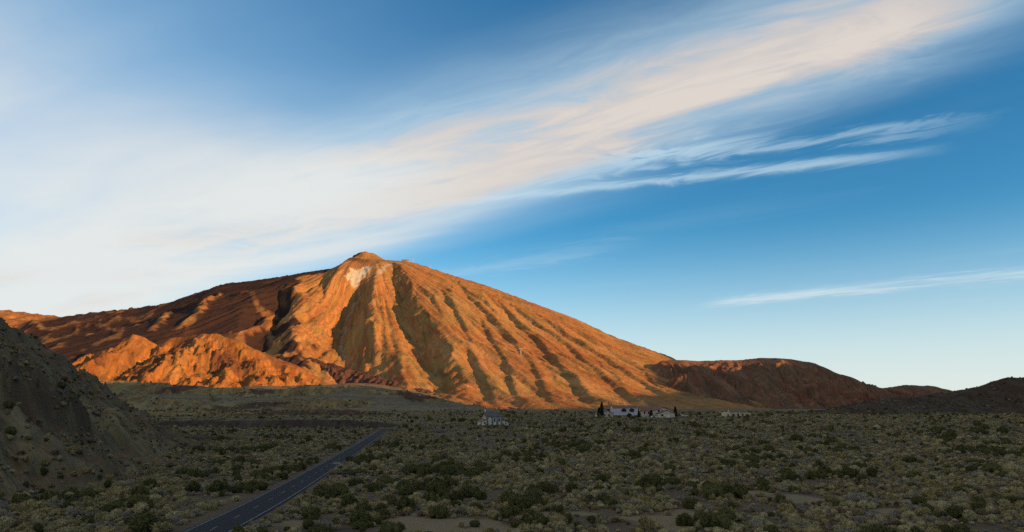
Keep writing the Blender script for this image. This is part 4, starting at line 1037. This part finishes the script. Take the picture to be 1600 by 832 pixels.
def instancer(name, P, label, protos):
    """one mass of far plants: points that carry copies of the near plants"""
    me = bpy.data.meshes.new(name); n = len(P)
    me.vertices.add(n); me.vertices.foreach_set('co', P[:, :3].astype(np.float32).ravel())
    add_attr(me, 'psize', P[:, 3]); add_attr(me, 'prot', P[:, 4])
    a = me.attributes.new('pidx', 'INT', 'POINT'); mp = {p: i for i, p in enumerate(protos)}
    keys = list(mp)
    a.data.foreach_set('value', np.array([mp.get(int(q), int(q) % len(keys)) for q in P[:, 5]], np.int32))
    o = link(bpy.data.objects.new(name, me)); o['kind'] = 'stuff'; o['label'] = label; o['category'] = 'scrub'
    ng = bpy.data.node_groups.new(name, 'GeometryNodeTree')
    ng.interface.new_socket('Geometry', in_out='INPUT', socket_type='NodeSocketGeometry'); ng.interface.new_socket('Geometry', in_out='OUTPUT', socket_type='NodeSocketGeometry')
    N = ng.nodes; Lk = ng.links
    gi = N.new('NodeGroupInput'); go = N.new('NodeGroupOutput'); ip = N.new('GeometryNodeInstanceOnPoints'); g2 = N.new('GeometryNodeGeometryToInstance')
    for p in reversed(protos):
        oi = N.new('GeometryNodeObjectInfo'); oi.transform_space = 'ORIGINAL'; oi.inputs['Object'].default_value = first[p]; oi.inputs['As Instance'].default_value = True
        Lk.new(oi.outputs['Geometry'], g2.inputs[0])
    def na(nm, ty):
        q = N.new('GeometryNodeInputNamedAttribute'); q.data_type = ty; q.inputs['Name'].default_value = nm; return q.outputs['Attribute']
    jn = N.new('GeometryNodeJoinGeometry')
    for q in [l.from_socket for l in list(Lk) if l.to_node == g2]: pass
    for l in [l for l in Lk if l.to_node == g2]: Lk.remove(l)
    N.remove(g2)
    for nd in [nd for nd in N if nd.bl_idname == 'GeometryNodeObjectInfo']: Lk.new(nd.outputs['Geometry'], jn.inputs[0])
    cb = N.new('ShaderNodeCombineXYZ'); Lk.new(na('prot', 'FLOAT'), cb.inputs[2])
    Lk.new(gi.outputs[0], ip.inputs['Points']); Lk.new(jn.outputs[0], ip.inputs['Instance']); ip.inputs['Pick Instance'].default_value = True
    Lk.new(na('pidx', 'INT'), ip.inputs['Instance Index']); Lk.new(cb.outputs[0], ip.inputs['Rotation']); Lk.new(na('psize', 'FLOAT'), ip.inputs['Scale'])
    Lk.new(ip.outputs[0], go.inputs[0])
    md = o.modifiers.new('plants', 'NODES'); md.node_group = ng
    return o
protos_pale = [p for p in first if KIND[p] != 3]; protos_green = [p for p in first if KIND[p] == 3]
rest = pts[~single]; rk = KIND[rest[:, 5].astype(int)]
slope_plants = None
instancer('scrub', rest[rk != 3], 'low straw, olive and grey scrub covering the plain and slopes', protos_pale)
instancer('far_bushes', rest[rk == 3], 'scattered dark green bushes far across the plain', protos_green)
print('plants', len(pts), 'single', int(single.sum()))

# ------------------------------------------------------------------ conifers by the hotel
plant_mat('conifer_leaf', (0.018, 0.026, 0.014), (0.03, 0.04, 0.02), (0.05, 0.062, 0.03))
def conifer(px, d, h, w, label, seed):
    rg = np.random.default_rng(seed); x = (px - HX) / F * d; z = float(plain_z(x, d))
    t = thing('conifer_tree', (x, d, z), label, 'tree', rg.random() * 6, 'conifers around the hotel')
    bm = bmesh.new(); tube(bm, (0, 0, -0.3), (0, 0, h * 0.95), 0.22, 0.03, 8); obj('trunk', bm, MAT['bark'], t)
    V = []; Fc = []; T = []
    nl = int(h * 2.6)
    for i in range(nl):
        f = i / nl; zz = h * (0.10 + 0.88 * f); r = w * (1 - f) ** 0.8 * (0.75 + 0.5 * rg.random()) + 0.12
        for b in range(9):
            a = rg.random() * 6.28; ca, sa = math.cos(a), math.sin(a); rr = r * (0.7 + 0.45 * rg.random()); dz = -0.10 * rr + rg.normal(0, 0.1)
            for s in range(5):
                q0 = rr * s / 5; p = np.array([ca * q0, sa * q0, zz + dz * s / 5])
                for c in range(3):
                    dv = np.array([ca, sa, -0.15]) * 0.5 + rg.standard_normal(3) * 0.5; dv /= np.linalg.norm(dv); L_ = 0.55; sd_ = np.cross(dv, rg.standard_normal(3)); sd_ /= np.linalg.norm(sd_)
                    o = len(V); V += [tuple(p), tuple(p + dv * L_ * .6 + sd_ * 0.13), tuple(p + dv * L_), tuple(p + dv * L_ * .6 - sd_ * 0.13)]; T += [0, .5, 1, .5]; Fc += [[o, o + 1, o + 2, o + 3]]
    me = np_mesh('crown', np.array(V), Fc, False); add_attr(me, 'tip', np.array(T)); me.materials.append(MAT['conifer_leaf'])
    c = link(bpy.data.objects.new('crown', me)); c.parent = t
conifer(940, 474, 11.0, 2.4, 'tall dark conifer at the left end of the hotel group', 1)
conifer(936, 478, 7.0, 2.0, 'shorter dark conifer left of the tall one by the annex', 2)
conifer(1017.5, 473, 5.5, 1.6, 'dark conifer between the hotel block and the gabled houses', 3)
conifer(1055, 482, 7.6, 2.2, 'dark conifer behind the right end of the gabled houses', 4)
conifer(998, 473, 4.6, 1.5, 'small dark conifer at the right corner of the hotel block', 5)

# ------------------------------------------------------------------ stones
def stone_mesh(name, seed, mat):
    rg = np.random.default_rng(seed); bm = bmesh.new(); bmesh.ops.create_icosphere(bm, subdivisions=2, radius=1.0)
    nr = [rg.standard_normal(3) for _ in range(9)]
    for v in bm.verts:
        p = np.array(v.co)
        for q in nr:
            q = q / np.linalg.norm(q); e = float(p @ q)
            if e > 0.72: p = p - q * (e - 0.72)
        v.co = p * np.array([1, 0.8, 0.62])
    me = bpy.data.meshes.new(name); bm.to_mesh(me); bm.free(); me.materials.append(MAT[mat]); return me
simple('boulder', (0.16, 0.135, 0.11), 0.35, 1.5, 0.95, 0.08)
SM = [stone_mesh('boulder', s, 'boulder') for s in range(4)]
def boulders():
    bigs = [(232, 700), (140, 715), (120, 660), (70, 640), (165, 740), (200, 728), (95, 700), (240, 745), (60, 760), (30, 700), (180, 690), (215, 668)]
    # stones on the scree: the mass as one object
    n = 5200; ii = rng.integers(0, NX.shape[0], n); jj = rng.integers(0, NX.shape[1], n); V = []; Fc = []
    for i, j in zip(ii, jj):
        x, y, z = NX[i, j], NY_[i, j], NH[i, j]
        if z < float(plain_z(x, y)) + 0.1 or abs(x) / y > 0.95: continue
        me = SM[rng.integers(0, 4)]; s = 0.24 * math.exp(rng.normal(0, 0.65)); a = rng.random() * 6.28; ca, sa = math.cos(a) * s, math.sin(a) * s
        co = np.empty(len(me.vertices) * 3); me.vertices.foreach_get('co', co); co = co.reshape(-1, 3)
        o = len(V); V += [(x + p[0] * ca - p[1] * sa, y + p[0] * sa + p[1] * ca, z + p[2] * s) for p in co]
        Fc += [[o + k for k in f.vertices] for f in me.polygons]
    me = np_mesh('scree_stones', np.array(V), Fc, False); me.materials.append(MAT['boulder'])
    o = link(bpy.data.objects.new('scree_stones', me)); o['kind'] = 'stuff'; o['label'] = 'loose grey stones scattered over the left slope'; o['category'] = 'stones'
boulders()

# low dry-stone wall and a sign by the road
def wall_and_sign():
    p = at(517, 747); q = at(563, 744)
    t = thing('stone_wall', p, 'short dark dry-stone wall right of the road among shrubs', 'wall', math.atan2(q.y - p.y, q.x - p.x)); Lw = math.hypot(q.x - p.x, q.y - p.y); Lw = min(Lw, 9)
    x = 0.0
    while x < Lw:
        for row in range(3):
            w = 0.45 + 0.4 * random.random(); s = bpy.data.objects.new('stone', MAT and SM_DARK[random.randrange(4)]); link(s); s.parent = t
            s.location = (x + (row % 2) * 0.25, random.uniform(-0.08, 0.08), 0.15 + row * 0.36); s.scale = (w * 0.62, 0.36, 0.32); s.rotation_euler = (0, random.uniform(-.15, .15), random.uniform(-.3, .3))
        x += 0.62
    p = at(526, 733)
    t = thing('road_sign', p, 'small pale sign plate on a post by the right road edge', 'sign', R(20))
    part('post', 'steel_pale', t, lambda bm: tube(bm, (0, 0, -0.3), (0, 0, 1.6), 0.04)); part('plate', 'steel_pale', t, lambda bm: box(bm, -0.75, 0.75, -0.07, -0.045, 1.15, 1.55))
SM_DARK = [stone_mesh('stone', s, 'dark_stone') for s in range(10, 14)]
wall_and_sign()
